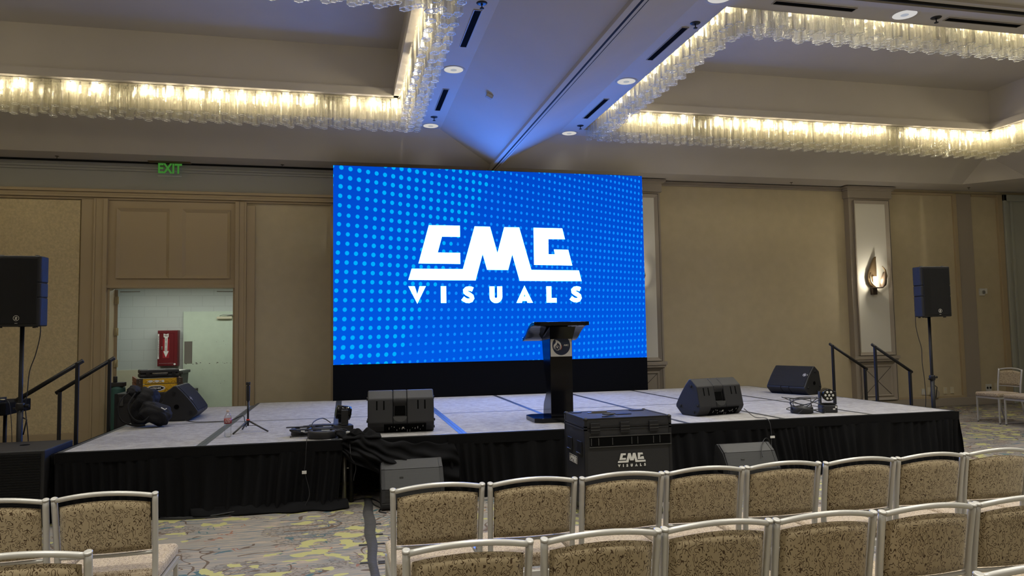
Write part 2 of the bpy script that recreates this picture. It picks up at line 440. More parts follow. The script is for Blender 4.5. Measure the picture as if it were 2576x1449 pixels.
def ribbon(path, w):
    """flat strip polygon quads (x,z) of half-width w along a path"""
    L, R = [], []
    n = len(path)
    for i in range(n):
        a = Vector(path[max(i-1,0)]); b = Vector(path[min(i+1,n-1)]); d = (b-a).normalized(); nrm = Vector((-d.y, d.x))
        p = Vector(path[i]); L.append(p+nrm*w); R.append(p-nrm*w)
    return L, R
def strip_prism(mb, path, w, y0, y1, mi=0):
    L, R = ribbon(path, w)
    for i in range(len(L)-1):
        mb.prism_xz([tuple(R[i]), tuple(R[i+1]), tuple(L[i+1]), tuple(L[i])], y0, y1, mi)
def arc(cx, cz, rx, rz, a0, a1, n=10):
    return [(cx+rx*math.cos(math.radians(a0+(a1-a0)*i/n)), cz+rz*math.sin(math.radians(a0+(a1-a0)*i/n))) for i in range(n+1)]
def smooth_path(pts, n=6):
    """Catmull-Rom through the points"""
    P = [Vector(p) for p in pts]; out = []
    for i in range(len(P)-1):
        p0 = P[max(i-1,0)]; p1 = P[i]; p2 = P[i+1]; p3 = P[min(i+2,len(P)-1)]
        for k in range(n):
            t = k/n
            out.append(.5*((2*p1)+(-p0+p2)*t+(2*p0-5*p1+4*p2-p3)*t*t+(-p0+3*p1-3*p2+p3)*t**3))
    out.append(P[-1]); return out

# ------------------------------------------------------------------ camera
cam = bpy.data.cameras.new('camera'); co = bpy.data.objects.new('camera', cam); COL.objects.link(co)
F = 1829.897
cam.sensor_width = 36; cam.lens = F/2576*36; cam.clip_end = 100; cam.clip_start = .05
yaw, pitch, roll = 0.22675779, 0.06356154, -0.01618179
f = Vector((math.sin(yaw)*math.cos(pitch), math.cos(yaw)*math.cos(pitch), math.sin(pitch)))
r = Vector((math.cos(yaw), -math.sin(yaw), 0)); u = r.cross(f)
r2 = r*math.cos(roll)+u*math.sin(roll); u2 = -r*math.sin(roll)+u*math.cos(roll)
Rm = Matrix((r2, u2, -f)).transposed()
co.matrix_world = Matrix.Translation((0,0,1.58)) @ Rm.to_4x4()
sc.camera = co
CAMP = Vector((0,0,1.58))
def in_view(p, margin=60):
    d = Vector(p)-CAMP; z = d.dot(f)
    if z <= .1: return False
    x = 1288+F*d.dot(r2)/z; y = 724.5-F*d.dot(u2)/z
    return -margin < x < 2576+margin and -margin < y < 1449+margin

# ------------------------------------------------------------------ room shell
XL, XR, YN = -9.0, 14.6, -6.0
floor = struct('floor', MB().box(XL-.2, XR+.2, YN-.2, YW+.2, -.2, 0), M['carpet'], 'patterned ballroom carpet')
V0, VM, V1 = 1.49, 2.457, 3.424
LP = (-6.81, 1.14); RP = (3.775, 11.72); PY = (6.5, 11.01)
YE, YC = 11.36, 11.85
mb = MB()
def rect(x0, x1, y0, y1, z): mb.quad((x0,y0,z),(x0,y1,z),(x1,y1,z),(x1,y0,z))
for (xa, xb), (p0, p1) in (((XL, V0), LP), ((V1, 12.0), RP)):
    rect(xa, xb, YN, PY[0], ZF); rect(xa, xb, PY[1], YE, ZF)
    rect(xa, p0, PY[0], PY[1], ZF); rect(p1, xb, PY[0], PY[1], ZF)
# falling faces to the divider track, to the back soffit and to the right soffit
mb.quad((V0,YN,ZF),(V0,YE,ZF),(VM,YC,ZS),(VM,YN,ZS)); mb.quad((V1,YN,ZF),(VM,YN,ZS),(VM,YC,ZS),(V1,YE,ZF))
mb.poly([(XL,YE,ZF),(XL,YC,ZS),(VM,YC,ZS),(V0,YE,ZF)]); mb.poly([(V1,YE,ZF),(VM,YC,ZS),(11.89,YC,ZS),(12.0,YE,ZF)])
YR = 11.10
mb.poly([(12.0,YE,ZF),(11.89,YC,ZS),(12.64,YR,ZS)]); mb.poly([(12.0,YN,ZF),(12.0,YE,ZF),(12.64,YR,ZS),(12.64,YN,ZS)])
mb.poly([(XL,YC,ZS),(XL,YW,ZS),(XR,YW,ZS),(XR,YR,ZS),(12.64,YR,ZS),(11.89,YC,ZS)])
mb.quad((12.64,YN,ZS),(12.64,YR,ZS),(XR,YR,ZS),(XR,YN,ZS))
W_ = .36
for p0, p1 in (LP, RP):
    y0, y1 = PY; i0, i1, j0, j1 = p0+W_, p1-W_, y0+W_, y1-W_
    zl = 5.2
    for a, b in (((p0,y0),(p1,y0)), ((p1,y0),(p1,y1)), ((p1,y1),(p0,y1)), ((p0,y1),(p0,y0))):   # outer upstand
        mb.quad((a[0],a[1],ZF),(b[0],b[1],ZF),(b[0],b[1],zl),(a[0],a[1],zl))
    rect(p0,p1,y0,j0,zl); rect(p0,p1,j1,y1,zl); rect(p0,i0,j0,j1,zl); rect(i1,p1,j0,j1,zl)
    for a, b in (((i0,j0),(i1,j0)), ((i1,j0),(i1,j1)), ((i1,j1),(i0,j1)), ((i0,j1),(i0,j0))):   # recess walls
        mb.quad((a[0],a[1],zl),(b[0],b[1],zl),(b[0],b[1],ZT),(a[0],a[1],ZT))
    rect(i0,i1,j0,j1,ZT)
ceil = struct('ceiling', mb, M['ceil'], 'taupe ballroom ceiling with two recessed coffers')
# back wall with the doorway
DX0, DX1, DZ = -3.60, -1.72, 2.43
mb = MB()
mb.box(XL, DX0, YW, YW+.2, 0, 6.2); mb.box(DX1, XR, YW, YW+.2, 0, 6.2); mb.box(DX0, DX1, YW, YW+.2, DZ, 6.2)
struct('wall_back', mb, M['tan'], 'tan ballroom wall behind the stage')
struct('wall_left', MB().box(XL-.2, XL, YN-.2, YW+.2, 0, 6.2), M['tan'], 'left side wall')
struct('wall_right', MB().box(XR, XR+.2, YN-.2, YW+.2, 0, 6.2), M['casing'], 'right side wall')
struct('wall_front', MB().box(XL-.2, XR+.2, YN-.2, YN, 0, 6.2), M['tan'], 'wall behind the camera')
struct('trim_1', MB().box(XL, 4.72, YW-.02, YW, 3.94, 4.39), M['frieze'], 'grey-green frieze above the left wall panels')
mb = MB(); mb.box(XL, 4.72, YW-.11, YW, 4.32, 4.36); mb.box(XL, 4.72, YW-.08, YW, 4.285, 4.32); mb.box(XL, 4.72, YW-.05, YW, 4.25, 4.285)
mb.box(XL, 4.72, YW-.13, YW-.001, 4.372, 4.388, 1)
struct('trim_2', mb, [M['frieze'], M['dark']], 'stepped grey crown moulding')
mb = MB(); mb.box(XL, 4.72, YW-.10, YW, 3.90, 3.945); mb.box(XL, 4.72, YW-.07, YW, 3.855, 3.90); mb.box(XL, 4.72, YW-.085, YW, 3.82, 3.855); mb.box(XL, 4.72, YW-.045, YW, 3.785, 3.82)
struct('trim_3', mb, M['brown'], 'stepped tan picture rail', .006)
# left pilaster strip and door casing
mb = MB(); mb.box(-3.98, -3.80, YW-.045, YW, .19, 3.80); mb.box(-3.80, -3.77, YW-.075, YW, 0, 3.80); mb.box(-3.77, -3.66, YW-.065, YW, 0, 3.80); mb.box(-3.66, -3.60, YW-.085, YW, 0, 3.80)
struct('trim_4', mb, M['brown'], 'tan casing left of the doorway', .004)
mb = MB(); mb.box(-1.72, -1.66, YW-.085, YW, 0, 3.80); mb.box(-1.66, -1.58, YW-.065, YW, 0, 3.80); mb.box(-1.58, -1.55, YW-.075, YW, 0, 3.80); mb.box(-1.55, -1.42, YW-.045, YW, 0, 3.74)
struct('trim_5', mb, M['brown'], 'tan casing right of the doorway', .004)
struct('trim_6', MB().box(-6.7, -4.0, YW-.03, YW, .19, 3.77), M['fab'], 'textured tan fabric wall panel', .004)
struct('trim_7', MB().box(-8.9, -6.75, YW-.03, YW, .19, 3.77), M['fab'], 'second textured tan fabric wall panel', .004)
# over-door panel: recessed frame with two raised fields
mb = MB(); x0, x1, z0, z1 = -3.60, -1.72, 2.43, 3.78
mb.box(x0, x1, YW-.02, YW, z0, z1)
def pframe(mb, a, b, c, d, y, w=.05, dep=.03):
    for (o1, o2, i1, i2) in (((a,c),(b,c),(a+w,c+w),(b-w,c+w)), ((b,c),(b,d),(b-w,c+w),(b-w,d-w)), ((b,d),(a,d),(b-w,d-w),(a+w,d-w)), ((a,d),(a,c),(a+w,d-w),(a+w,c+w))):
        mb.quad((o1[0],y-dep,o1[1]),(o2[0],y-dep,o2[1]),(i2[0],y,i2[1]),(i1[0],y,i1[1]))
        mb.quad((o1[0],y,o1[1]),(o2[0],y,o2[1]),(o2[0],y-dep,o2[1]),(o1[0],y-dep,o1[1]))
pframe(mb, -3.48, -2.71, 2.55, 3.66, YW-.02); pframe(mb, -2.52, -1.80, 2.55, 3.66, YW-.02)
mb.box(-2.71, -2.52, YW-.05, YW-.02, 2.55, 3.66)
mb.box(x0, x1, YW-.06, YW, 2.40, 2.45)
struct('trim_8', mb, M['brown'], 'tan panelling above the doorway')
struct('trim_9', MB().box(-.225, -.10, YW-.05, YW, 0, 3.78), M['brown'], 'tan strip at the left edge of the screen')
# baseboards
struct('baseboard_back', MB().box(XL, DX0-.06, YW-.055, YW, 0, .19).box(DX1+.06, 9.6, YW-.055, YW, 0, .19), M['brown'], bevel=.006)
struct('baseboard_right', MB().box(10.66, XR, YW-.055, YW, 0, .165), M['greytrim'], bevel=.006)
# two pilasters with pale inset and X-panel base
def pilaster(n, cx, lab):
    y = YW-.14; mb = MB(); a, b = cx-.47, cx+.47
    mb.box(a, b, y, YW, 0, 4.15)
    mb.box(a-.03, b+.03, y-.03, YW, 4.15, 4.30); mb.box(a-.06, b+.06, y-.06, YW, 4.30, 4.34); mb.box(a-.09, b+.09, y-.09, YW, 4.34, 4.375)
    mb.box(a-.04, b+.04, y-.045, YW, .985, 1.045); mb.box(a-.02, b+.02, y-.025, YW, .945, .985)
    mb.box(a-.04, b+.04, y-.04, YW, 0, .16)
    pframe(mb, a+.08, b-.06, 1.06, 4.10, y, .06, .045)
    pframe(mb, a+.08, b-.06, .19, .92, y, .045, .045)
    pframe(mb, a+.16, b-.14, .27, .84, y, .02, .02)
    # diagonal scored lines
    for (p, q) in (((a+.18, .29), (b-.16, .82)), ((a+.18, .82), (b-.16, .29))):
        d = (Vector(q)-Vector(p)).normalized(); nn = Vector((-d.y, d.x))*.004
        mb.add([(p[0]+nn.x,y-.003,p[1]+nn.y),(q[0]+nn.x,y-.003,q[1]+nn.y),(q[0]-nn.x,y-.003,q[1]-nn.y),(p[0]-nn.x,y-.003,p[1]-nn.y)], [(0,1,2,3)], 2)
    for (a1, b1, c1, d1) in ((a+.075, b-.055, 1.055, 4.105), (a+.075, b-.055, .185, .925)):
        for q in ((a1, a1+.006, c1, d1), (b1-.006, b1, c1, d1), (a1, b1, c1, c1+.006), (a1, b1, d1-.006, d1)):
            mb.box(q[0], q[1], y-.0465, y-.0445, q[2], q[3], 2)
    mb.box(a+.14, b-.12, y-.002, y, 1.12, 4.04, 1)
    return struct('trim_%d' % n, mb, [M['greytrim'], M['pale'], M['dark']], lab)
pilaster(10, 5.19, 'grey pilaster half hidden by the screen'); pilaster(11, 10.12, 'grey pilaster with pale inset and crossed base panel')
mb = MB(); mb.box(5.68, 9.62, YW-.06, YW, 4.33, 4.375); mb.box(5.68, 9.62, YW-.035, YW, 4.30, 4.33)
struct('trim_12', mb, M['greytrim'], 'grey cornice between the pilasters')
mb = MB()
mb.box(12.20, 12.28, YW-.05, YW, .19, 4.30); mb.box(10.62, 12.28, YW-.04, YW, 4.28, 4.33); mb.box(12.68, 13.36, YW-.04, YW, 4.28, 4.33)
mb.box(13.30, 13.42, YW-.06, YW, .19, 4.33); mb.box(10.62, 12.28, YW-.05, YW, .16, .20); mb.box(12.68, 13.36, YW-.05, YW, .16, .20)
struct('trim_13', mb, M['brown'], 'brown edging of the right wall panels', .005)
struct('trim_14', MB().box(12.29, 12.66, YW-.03, YW, .165, 4.33), M['greytrim'], 'grey strip between the right wall panels', .005)
mb = MB(); mb.box(13.43, 14.6, YW-.04, YW, 0, 4.33); mb.box(13.43, 13.50, YW-.09, YW, 0, 4.33); mb.box(13.60, 13.66, YW-.075, YW, 0, 4.2); mb.box(13.43, 14.6, YW-.09, YW, 4.2, 4.33)
struct('trim_15', mb, M['casing'], 'grey-green casing at the right end of the wall', .005)
# divider track, cross track, coffer frames
mb = MB(); mb.box(VM-.075, VM+.075, YN, YW-.05, ZS-.012, ZS+.06); mb.box(VM-.012, VM+.012, YN, YW-.05, ZS-.014, ZS+.05, 1); mb.box(VM+.045, VM+.052, YN, YW-.05, ZS-.0135, ZS+.05, 1)
struct('trim_16', mb, [M['ceil'], M['dark']], 'movable wall track running to the screen')
mb = MB(); mb.box(V1+.1, 12.0, 6.03, 6.12, ZF-.05, ZF-.001); mb.box(V1+.1, 12.0, 5.97, 5.985, ZF-.052, ZF-.001, 1); mb.box(V1+.1, 12.0, 5.90, 5.96, ZF-.03, ZF-.001)
struct('trim_17', mb, [M['ceil'], M['dark']], 'cross track with moulding at the top right')
for n, (p0, p1) in ((18, LP), (19, RP)):
    mb = MB(); i0, i1, j0, j1 = p0+W_, p1-W_, PY[0]+W_, PY[1]-W_; t = .07
    mb.box(i0-.01, i0+t, j0-.01, j1+.01, ZI-.03, 5.21); mb.box(i1-t, i1+.01, j0-.01, j1+.01, ZI-.03, 5.21)
    mb.box(i0, i1, j0-.01, j0+t, ZI-.03, 5.21); mb.box(i0, i1, j1-t, j1+.01, ZI-.03, 5.21)
    struct('trim_%d' % n, mb, M['ceil'], 'lip around the %s coffer' % ('left' if n == 18 else 'right'))

# ------------------------------------------------------------------ chandeliers
def tube_geo(cx, cy, zb, zt, r=.046, rim_w=.005, seg=12, rot=0):
    vs, fs, ms = [], [], []
    def ring(z, k=1.0):
        return [(cx+k*r*(1+.10*math.cos(6*(2*PI*j/seg)))*math.cos(2*PI*j/seg+rot), cy+k*r*(1+.10*math.cos(6*(2*PI*j/seg)))*math.sin(2*PI*j/seg+rot), z) for j in range(seg)]
    R = [ring(zt), ring(zb+.008), ring(zb), ring(zb, .90), ring(zb+.008, .92)]
    for q in R: vs += q
    for i in range(4):
        for j in range(seg):
            k = (j+1) % seg; fs.append((i*seg+j, i*seg+k, (i+1)*seg+k, (i+1)*seg+j)); ms.append(0 if i == 0 else 1)
    return vs, fs, ms
def chandelier(name, label, p0, p1):
    y0, y1 = PY; cx, cy = (p0+p1)/2, (y0+y1)/2
    root = thing(name, label, 'chandelier', (cx, cy, ZI-.02), 'rectangular crystal chandeliers')
    spots = []
    zt = 5.10
    for k, (off, dz, ph) in enumerate(((.062, .05, 0), (.178, .0, .5), (.294, .07, 0))):
        a0, a1, b0, b1 = p0+off, p1-off, y0+off, y1-off
        for (s, e) in (((a0,b0),(a1,b0)), ((a1,b0),(a1,b1)), ((a1,b1),(a0,b1)), ((a0,b1),(a0,b0))):
            L = math.hypot(e[0]-s[0], e[1]-s[1]); n = int(L/.118)
            for i in range(n):
                t = (i+ph*.999)/n
                spots.append((s[0]+(e[0]-s[0])*t, s[1]+(e[1]-s[1])*t, 4.635+dz+((i % 2)*.035)+random.uniform(-.008,.008)))
    vis = sorted([s for s in spots if in_view(s)], key=lambda s: (Vector(s)-CAMP).length)
    first = vis[:100]; fs_ = set(first)
    for (x, y, z) in first:
        v, fc, ms = tube_geo(x, y, z, zt, rot=random.uniform(0, 1))
        m_ = MB(); m_.add(v, fc); m_.m = ms; m_.sm = [False]*len(fc)
        build('crystal_tube', m_, [M['crystal'], M['crystalrim']], root)
    m_ = MB()
    for s in spots:
        if s in fs_: continue
        v, fc, ms = tube_geo(s[0], s[1], s[2], zt, rot=random.uniform(0, 1)); b = len(m_.f)
        m_.add(v, fc); m_.m[b:] = ms
    o = build('crystal_tube_mass', m_, [M['crystal'], M['crystalrim']], root); o['kind'] = 'stuff'
    # hanger rails
    m_ = MB()
    for off in (.062, .178, .294):
        a0, a1, b0, b1 = p0+off, p1-off, y0+off, y1-off
        for q in ((a0-.01, a1+.01, b0-.008, b0+.008), (a0-.01, a1+.01, b1-.008, b1+.008), (a0-.008, a0+.008, b0, b1), (a1-.008, a1+.008, b0, b1)):
            m_.box(q[0], q[1], q[2], q[3], 5.10, 5.125)
    build('hanger_rail', m_, M['steel'], root)
    # lamps
    off = .236; a0, a1, b0, b1 = p0+off, p1-off, y0+off, y1-off; n_l = 0
    for (s, e) in (((a0,b0),(a1,b0)), ((a1,b0),(a1,b1)), ((a1,b1),(a0,b1)), ((a0,b1),(a0,b0))):
        L = math.hypot(e[0]-s[0], e[1]-s[1]); n = int(L/.30)
        for i in range(n):
            if random.random() < .12: continue
            t = (i+.5)/n; x, y = s[0]+(e[0]-s[0])*t, s[1]+(e[1]-s[1])*t
            m_ = MB(); m_.lathe((x, y, 5.02), [(0,-.024),(.016,-.018),(.022,0),(.016,.018),(.009,.03),(.009,.075)], 8)
            if n_l < 98: build('lamp_bulb', m_, M['bulb'], root); n_l += 1
    return root
chandelier('crystal_chandelier', 'rectangular crystal tube chandelier in the left ceiling coffer', *LP)
chandelier('crystal_chandelier', 'rectangular crystal tube chandelier in the right ceiling coffer', *RP)

# ------------------------------------------------------------------ ceiling fittings
def light(name, kind, loc, energy, color, size=.2, spot=None, rot=(0,0,0), parent=None, size_y=None, blend=.6):
    l = bpy.data.lights.new(name, kind); l.energy = energy; l.color = color
    if kind == 'SPOT': l.spot_size = spot; l.spot_blend = blend; l.shadow_soft_size = size
    elif kind == 'POINT': l.shadow_soft_size = size
    elif kind == 'AREA':
        l.size = size
        if size_y: l.shape = 'RECTANGLE'; l.size_y = size_y
    o = bpy.data.objects.new(name, l); COL.objects.link(o); o.location = loc; o.rotation_euler = rot
    return o
def downlight(x, y, label, power, z=ZF, glow=True):
    t = thing('downlight', label, 'ceiling light', (x, y, z), 'recessed round downlights')
    m_ = MB(); m_.lathe((x,y,z), [(.115,-.002),(.140,-.006),(.140,0.0),(.115,.0)], 28)
    # flat ring: rebuild as annulus
    m_ = MB(); seg = 32; v = []
    for rr, zz in ((.118,-.003),(.142,-.006),(.145,0)):
        v += [(x+rr*math.cos(2*PI*j/seg), y+rr*math.sin(2*PI*j/seg), z+zz) for j in range(seg)]
    fs = []
    for i in range(2):
        for j in range(seg): k = (j+1) % seg; fs.append((i*seg+j, i*seg+k, (i+1)*seg+k, (i+1)*seg+j))
    m_.add(v, fs, 0, True); build('trim_ring', m_, M['ceil'], t)
    m_ = MB(); v = []
    for rr, zz in ((.118,-.003),(.105,-.0045),(.04,-.006)):
        v += [(x+rr*math.cos(2*PI*j/seg), y+rr*math.sin(2*PI*j/seg), z+zz) for j in range(seg)]
    m_.add(v, fs, 0, True); build('reflector', m_, M['reflglow'], t)
    m_ = MB(); m_.poly([(x+.04*math.cos(2*PI*j/seg), y+.04*math.sin(2*PI*j/seg), z-.0062) for j in range(seg)])
    build('lamp', m_, M['downglow'], t)
    if power:
        light('downlight_and_fill_beam', 'SPOT', (x, y, z-.03), power, (1,.97,.88), .10, math.radians(125), blend=.9)
    return t
downlight(1.32, 11.2, 'round recessed downlight left of the ceiling track, nearest the screen', 215)
downlight(1.32, 8.74, 'round recessed downlight left of the ceiling track, farther from the screen', 140)
downlight(3.60, 11.24, 'round recessed downlight right of the ceiling track, nearest the screen', 215)
downlight(3.60, 8.75, 'round recessed downlight right of the ceiling track, middle of three', 140)
downlight(3.61, 6.33, 'round recessed downlight cut by the top edge of the picture', 120)
downlight(5.73, 6.31, 'round recessed downlight above the near side of the right chandelier', 120)
for x in (-6, -3.6, -1.2, 1.2, 4.2, 6.6, 9.0, 11.2):
    for y in (4.3, 1.8, -1.2, -4):
        if x == 1.2 and y == 4.3: pass
        light('downlight_and_fill_beam', 'SPOT', (x, y, ZF-.05), (95 if x < -1 and y > 3 else 265) if y > 0 else 190, (1,.97,.87), .12, math.radians(120), blend=.9)
for x in (-5, -2.8, -.6, 5.5, 7.7, 9.9): light('downlight_and_fill_beam', 'SPOT', (x, 7.6, ZT-.05), 150 if x < 0 else 215, (1,.97,.87), .12, math.radians(125), blend=.9)  # added fill spots in the coffers, no fixtures; brighten stage and back wall
def slot(x, y0, y1, lab, along='y'):
    m_ = MB()
    if along == 'y': b = (x-.035, x+.035, y0, y1)
    else: b = (y0, y1, x-.035, x+.035)
    m_.box(b[0], b[1], b[2], b[3], ZF-.006, ZF-.001, 0)
    t = .008
    for q in ((b[0]-t, b[0], b[2]-t, b[3]+t), (b[1], b[1]+t, b[2]-t, b[3]+t), (b[0], b[1], b[2]-t, b[2]), (b[0], b[1], b[3], b[3]+t)):
        m_.box(q[0], q[1], q[2], q[3], ZF-.009, ZF-.001, 1)
    if along == 'y': m_.box(b[0]+.03, b[0]+.034, b[2], b[3], ZF-.0075, ZF-.001, 2)
    else: m_.box(b[0], b[1], b[2]+.03, b[2]+.04, ZF-.0075, ZF-.001, 2)
    o = build('air_slot', m_, [M['black'], M['greytrim'], M['black']])
    return tag(o, lab, 'air vent', 'long black air slots in the ceiling')
slot(1.32, 7.05, 8.0, 'long black air slot left of the track, near the top of the picture')
slot(1.325, 9.46, 10.39, 'black air slot left of the track between the two left downlights')
slot(3.59, 7.04, 7.98, 'black air slot right of the track beside the upper sprinkler')
slot(3.59, 9.47, 10.39, 'black air slot right of the track nearer the screen')
slot(6.31, 4.2, 5.12, 'dark air slot left of the top right downlight', 'x')
slot(6.31, 6.25, 7.2, 'dark air slot right of the top right downlight', 'x')
def sprinkler(x, y, z, lab, small=False):
    m_ = MB(); k = .55 if small else 1
    m_.lathe((x,y,z), [(0,-.012*k),(.035*k,-.012*k),(.05*k,-.006*k),(.055*k,-.0005)], 20)
    m_.lathe((x,y,z), [(0,-.06*k),(.022*k,-.058*k),(.022*k,-.052*k),(.006*k,-.05*k),(.006*k,-.02*k),(.015*k,-.011*k)], 12)
    o = build('sprinkler_head', m_, M['darkbronze'] if small else M['blackmetal'])
    return tag(o, lab, 'sprinkler', 'ceiling sprinkler heads')
sprinkler(1.33, 6.89, ZF, 'sprinkler head at the top edge, left of the track')
sprinkler(1.316, 10.73, ZF, 'sprinkler head beside the left downlight nearest the screen')
sprinkler(3.649, 6.92, ZF, 'sprinkler head right of the track, beside the upper slot')
sprinkler(3.643, 10.79, ZF, 'sprinkler head beside the right downlight nearest the screen')
sprinkler(6.12, 6.31, ZF, 'dark sprinkler head beside the top right downlight')
sprinkler(-4.25, 12.15, ZS, 'small sprinkler disc in the soffit above the left wall', True)
sprinkler(-.98, 12.2, ZS, 'small sprinkler disc in the soffit left of the screen', True)
sprinkler(8.33, 12.2, ZS, 'small sprinkler disc in the soffit between the pilasters', True)
sprinkler(12.3, 12.1, ZS, 'small sprinkler disc in the soffit at the right end', True)
# small box device on the sloping face
zz = ZF-(1.826-V0)/(VM-V0)*(ZF-ZS)
t = thing('ceiling_sensor', 'small grey sensor box on the slope left of the track', 'sensor', (1.84, 9.08, zz-.02))
m_ = MB().box(-.045, .045, -.035, .035, -.035, .02); o = build('housing', m_, M['greytrim'], t, .006, local=True)
m_ = MB().box(-.038, .038, -.037, -.034, -.028, .004); build('lens', m_, M['outletwhite'], t, local=True)
t.rotation_euler = (0, math.atan2(ZF-ZS, VM-V0), 0)
# EXIT sign
t = thing('exit_sign', 'green EXIT sign of clear plastic hanging under the soffit', 'exit sign', (-2.69, 12.28, 4.38))
build('mount', MB().box(-3.0, -2.38, 12.22, 12.34, 4.374, 4.389), M['bronze'], t)
build('plate', MB().box(-2.865, -2.515, 12.276, 12.284, 4.165, 4.374), M['clear'], t)
text_mesh('letters', 'EXIT', .215, M['exitgreen'], t, (-2.69, 12.270, 4.275), ext=.002, bold=.006, sx=.80)
build('edge', MB().box(-2.865, -2.515, 12.274, 12.286, 4.160, 4.166), M['white'], t)

# ------------------------------------------------------------------ wall sconces
def sconce(cx, lab):
    y = YW-.14
    t = thing('wall_sconce', lab, 'wall light', (cx, y, 2.28), 'flame-shaped wall sconces')
    build('bracket', MB().box(cx-.05, cx+.05, y-.08, y, 2.24, 2.38), M['darkbronze'], t, .006)
    m_ = MB().lathe((cx,y-.13,2.36), [(0,0),(.10,0),(.11,.012),(.10,.02),(0,.02)], 24); build('base_dish', m_, M['darkbronze'], t)
    m_ = MB().lathe((cx-.045,y-.14,2.40), [(.0,0),(.024,0),(.030,.05),(.033,.17),(.031,.19),(0,.19)], 16); build('glass_shade', m_, M['sconceglow'], t)
    def blade(pl, pr, bow, yb, nm, mt):
        def fn(a, b):
            i = b*(len(pl)-1); k = min(int(i), len(pl)-2); q = i-k
            l = Vector(pl[k]).lerp(Vector(pl[k+1]), q); rr = Vector(pr[k]).lerp(Vector(pr[k+1]), q)
            p = l.lerp(rr, a); return (cx+p.x, yb-bow*math.sin(PI*a)-.0*b, 2.36+p.y)
        m_ = MB().grid(fn, 6, 16); build(nm, m_, mt, t, solid=.004)
    blade([(-.02,0),(-.12,.08),(-.15,.2),(-.12,.34),(-.05,.48),(.0,.58),(.03,.62)], [(.04,0),(.06,.08),(.07,.2),(.075,.34),(.075,.48),(.07,.58),(.07,.63)], .03, y-.05, 'tall_leaf', M['bronze'])
    blade([(0,0),(.0,.08),(.02,.16),(.05,.22),(.07,.27),(.09,.31)], [(.06,0),(.15,.06),(.165,.14),(.15,.2),(.13,.26),(.1,.31)], .05, y-.21, 'front_leaf', M['darkbronze'])
    blade([(-.04,0),(-.13,.06),(-.185,.14),(-.19,.22),(-.17,.30)], [(-.02,.0),(-.10,.07),(-.15,.14),(-.155,.22),(-.15,.30)], .01, y-.17, 'left_leaf', M['bronze'])
    blade([(.05,.02),(.18,.12),(.225,.24),(.20,.36),(.15,.43)], [(.06,.0),(.22,.11),(.27,.24),(.235,.37),(.16,.44)], .01, y-.11, 'right_leaf', M['bronze'])
    light('sconce_lamp', 'POINT', (cx-.03, y-.26, 2.52), 12, (1,.90,.72), .05)
sconce(10.10, 'bronze flame sconce on the pale panel of the right pilaster')
sconce(5.02, 'bronze flame sconce mostly hidden by the right edge of the screen')

# ------------------------------------------------------------------ wall plates
def plate(x, z, w, h, lab, nm='wall_outlet', cat='outlet', m=None, holes=2):
    y = YW-.004
    t = thing(nm, lab, cat, (x, y, z))
    build('cover_plate', MB().box(x-w/2, x+w/2, y-.012, y+.004, z-h/2, z+h/2), m or M['offwhite'], t, .003)
    if holes == 2:
        for dz in (.025, -.025): build('socket', MB().box(x-.014, x+.014, y-.014, y-.011, z+dz-.012, z+dz+.012), M['outletwhite'] if dz > 0 else M['offwhite'], t, .003)
    elif holes == 1: build('switch', MB().box(x-.01, x+.01, y-.016, y-.011, z-.012, z+.012), M['blackmetal'], t)
    elif holes == 3:
        for dx in (-.035, .035): build('jack', MB().cyl((x+dx,y-.016,z), (x+dx,y-.011,z), .024, 16), M['blackmetal'], t)
plate(-4.40, .30, .085, .13, 'cream wall jack plate between the left stair rails', m=M['offwhite'], holes=1)
plate(11.28, .30, .08, .12, 'white outlet nearest the right stair rail', m=M['outletwhite'])
plate(11.41, .31, .08, .15, 'cream double plate left of the right speaker stand', nm='wall_plate', cat='wall plate', holes=0)
plate(11.80, .305, .085, .13, 'cream outlet just right of the speaker stand', holes=2)
plate(11.96, .310, .085, .13, 'blank cream plate beside the outlet near the speaker stand', nm='wall_plate', cat='wall plate', holes=0)
plate(12.86, .33, .14, .15, 'pale grey plate with two black jacks beside the row of chairs', nm='wall_plate', cat='wall plate', m=M['outletwhite'], holes=3)
plate(13.06, .34, .09, .15, 'cream blank plate behind the far right chair', nm='wall_plate', cat='wall plate', holes=0)
t = thing('thermostat', 'white thermostat with round dial on the right wall', 'thermostat', (12.83, YW, 2.29))
build('housing', MB().box(12.75, 12.88, YW-.035, YW, 2.22, 2.37), M['outletwhite'], t, .006)
build('dial', MB().cyl((12.84,YW-.05,2.29),(12.84,YW-.034,2.29), .035, 20), M['steel'], t)
tag(build('wall_card', MB().box(12.89, 12.96, YW-.012, YW, 2.26, 2.37), M['white']), 'small white card beside the thermostat', 'card')
m_ = MB().cyl((11.50, YW-.10, .26), (11.50, YW-.02, .26), .085, 24)
tag(build('floor_box_cover', m_, M['greytrim'], bevel=.01), 'round grey disc leaning at the wall behind the speaker stand', 'cover')

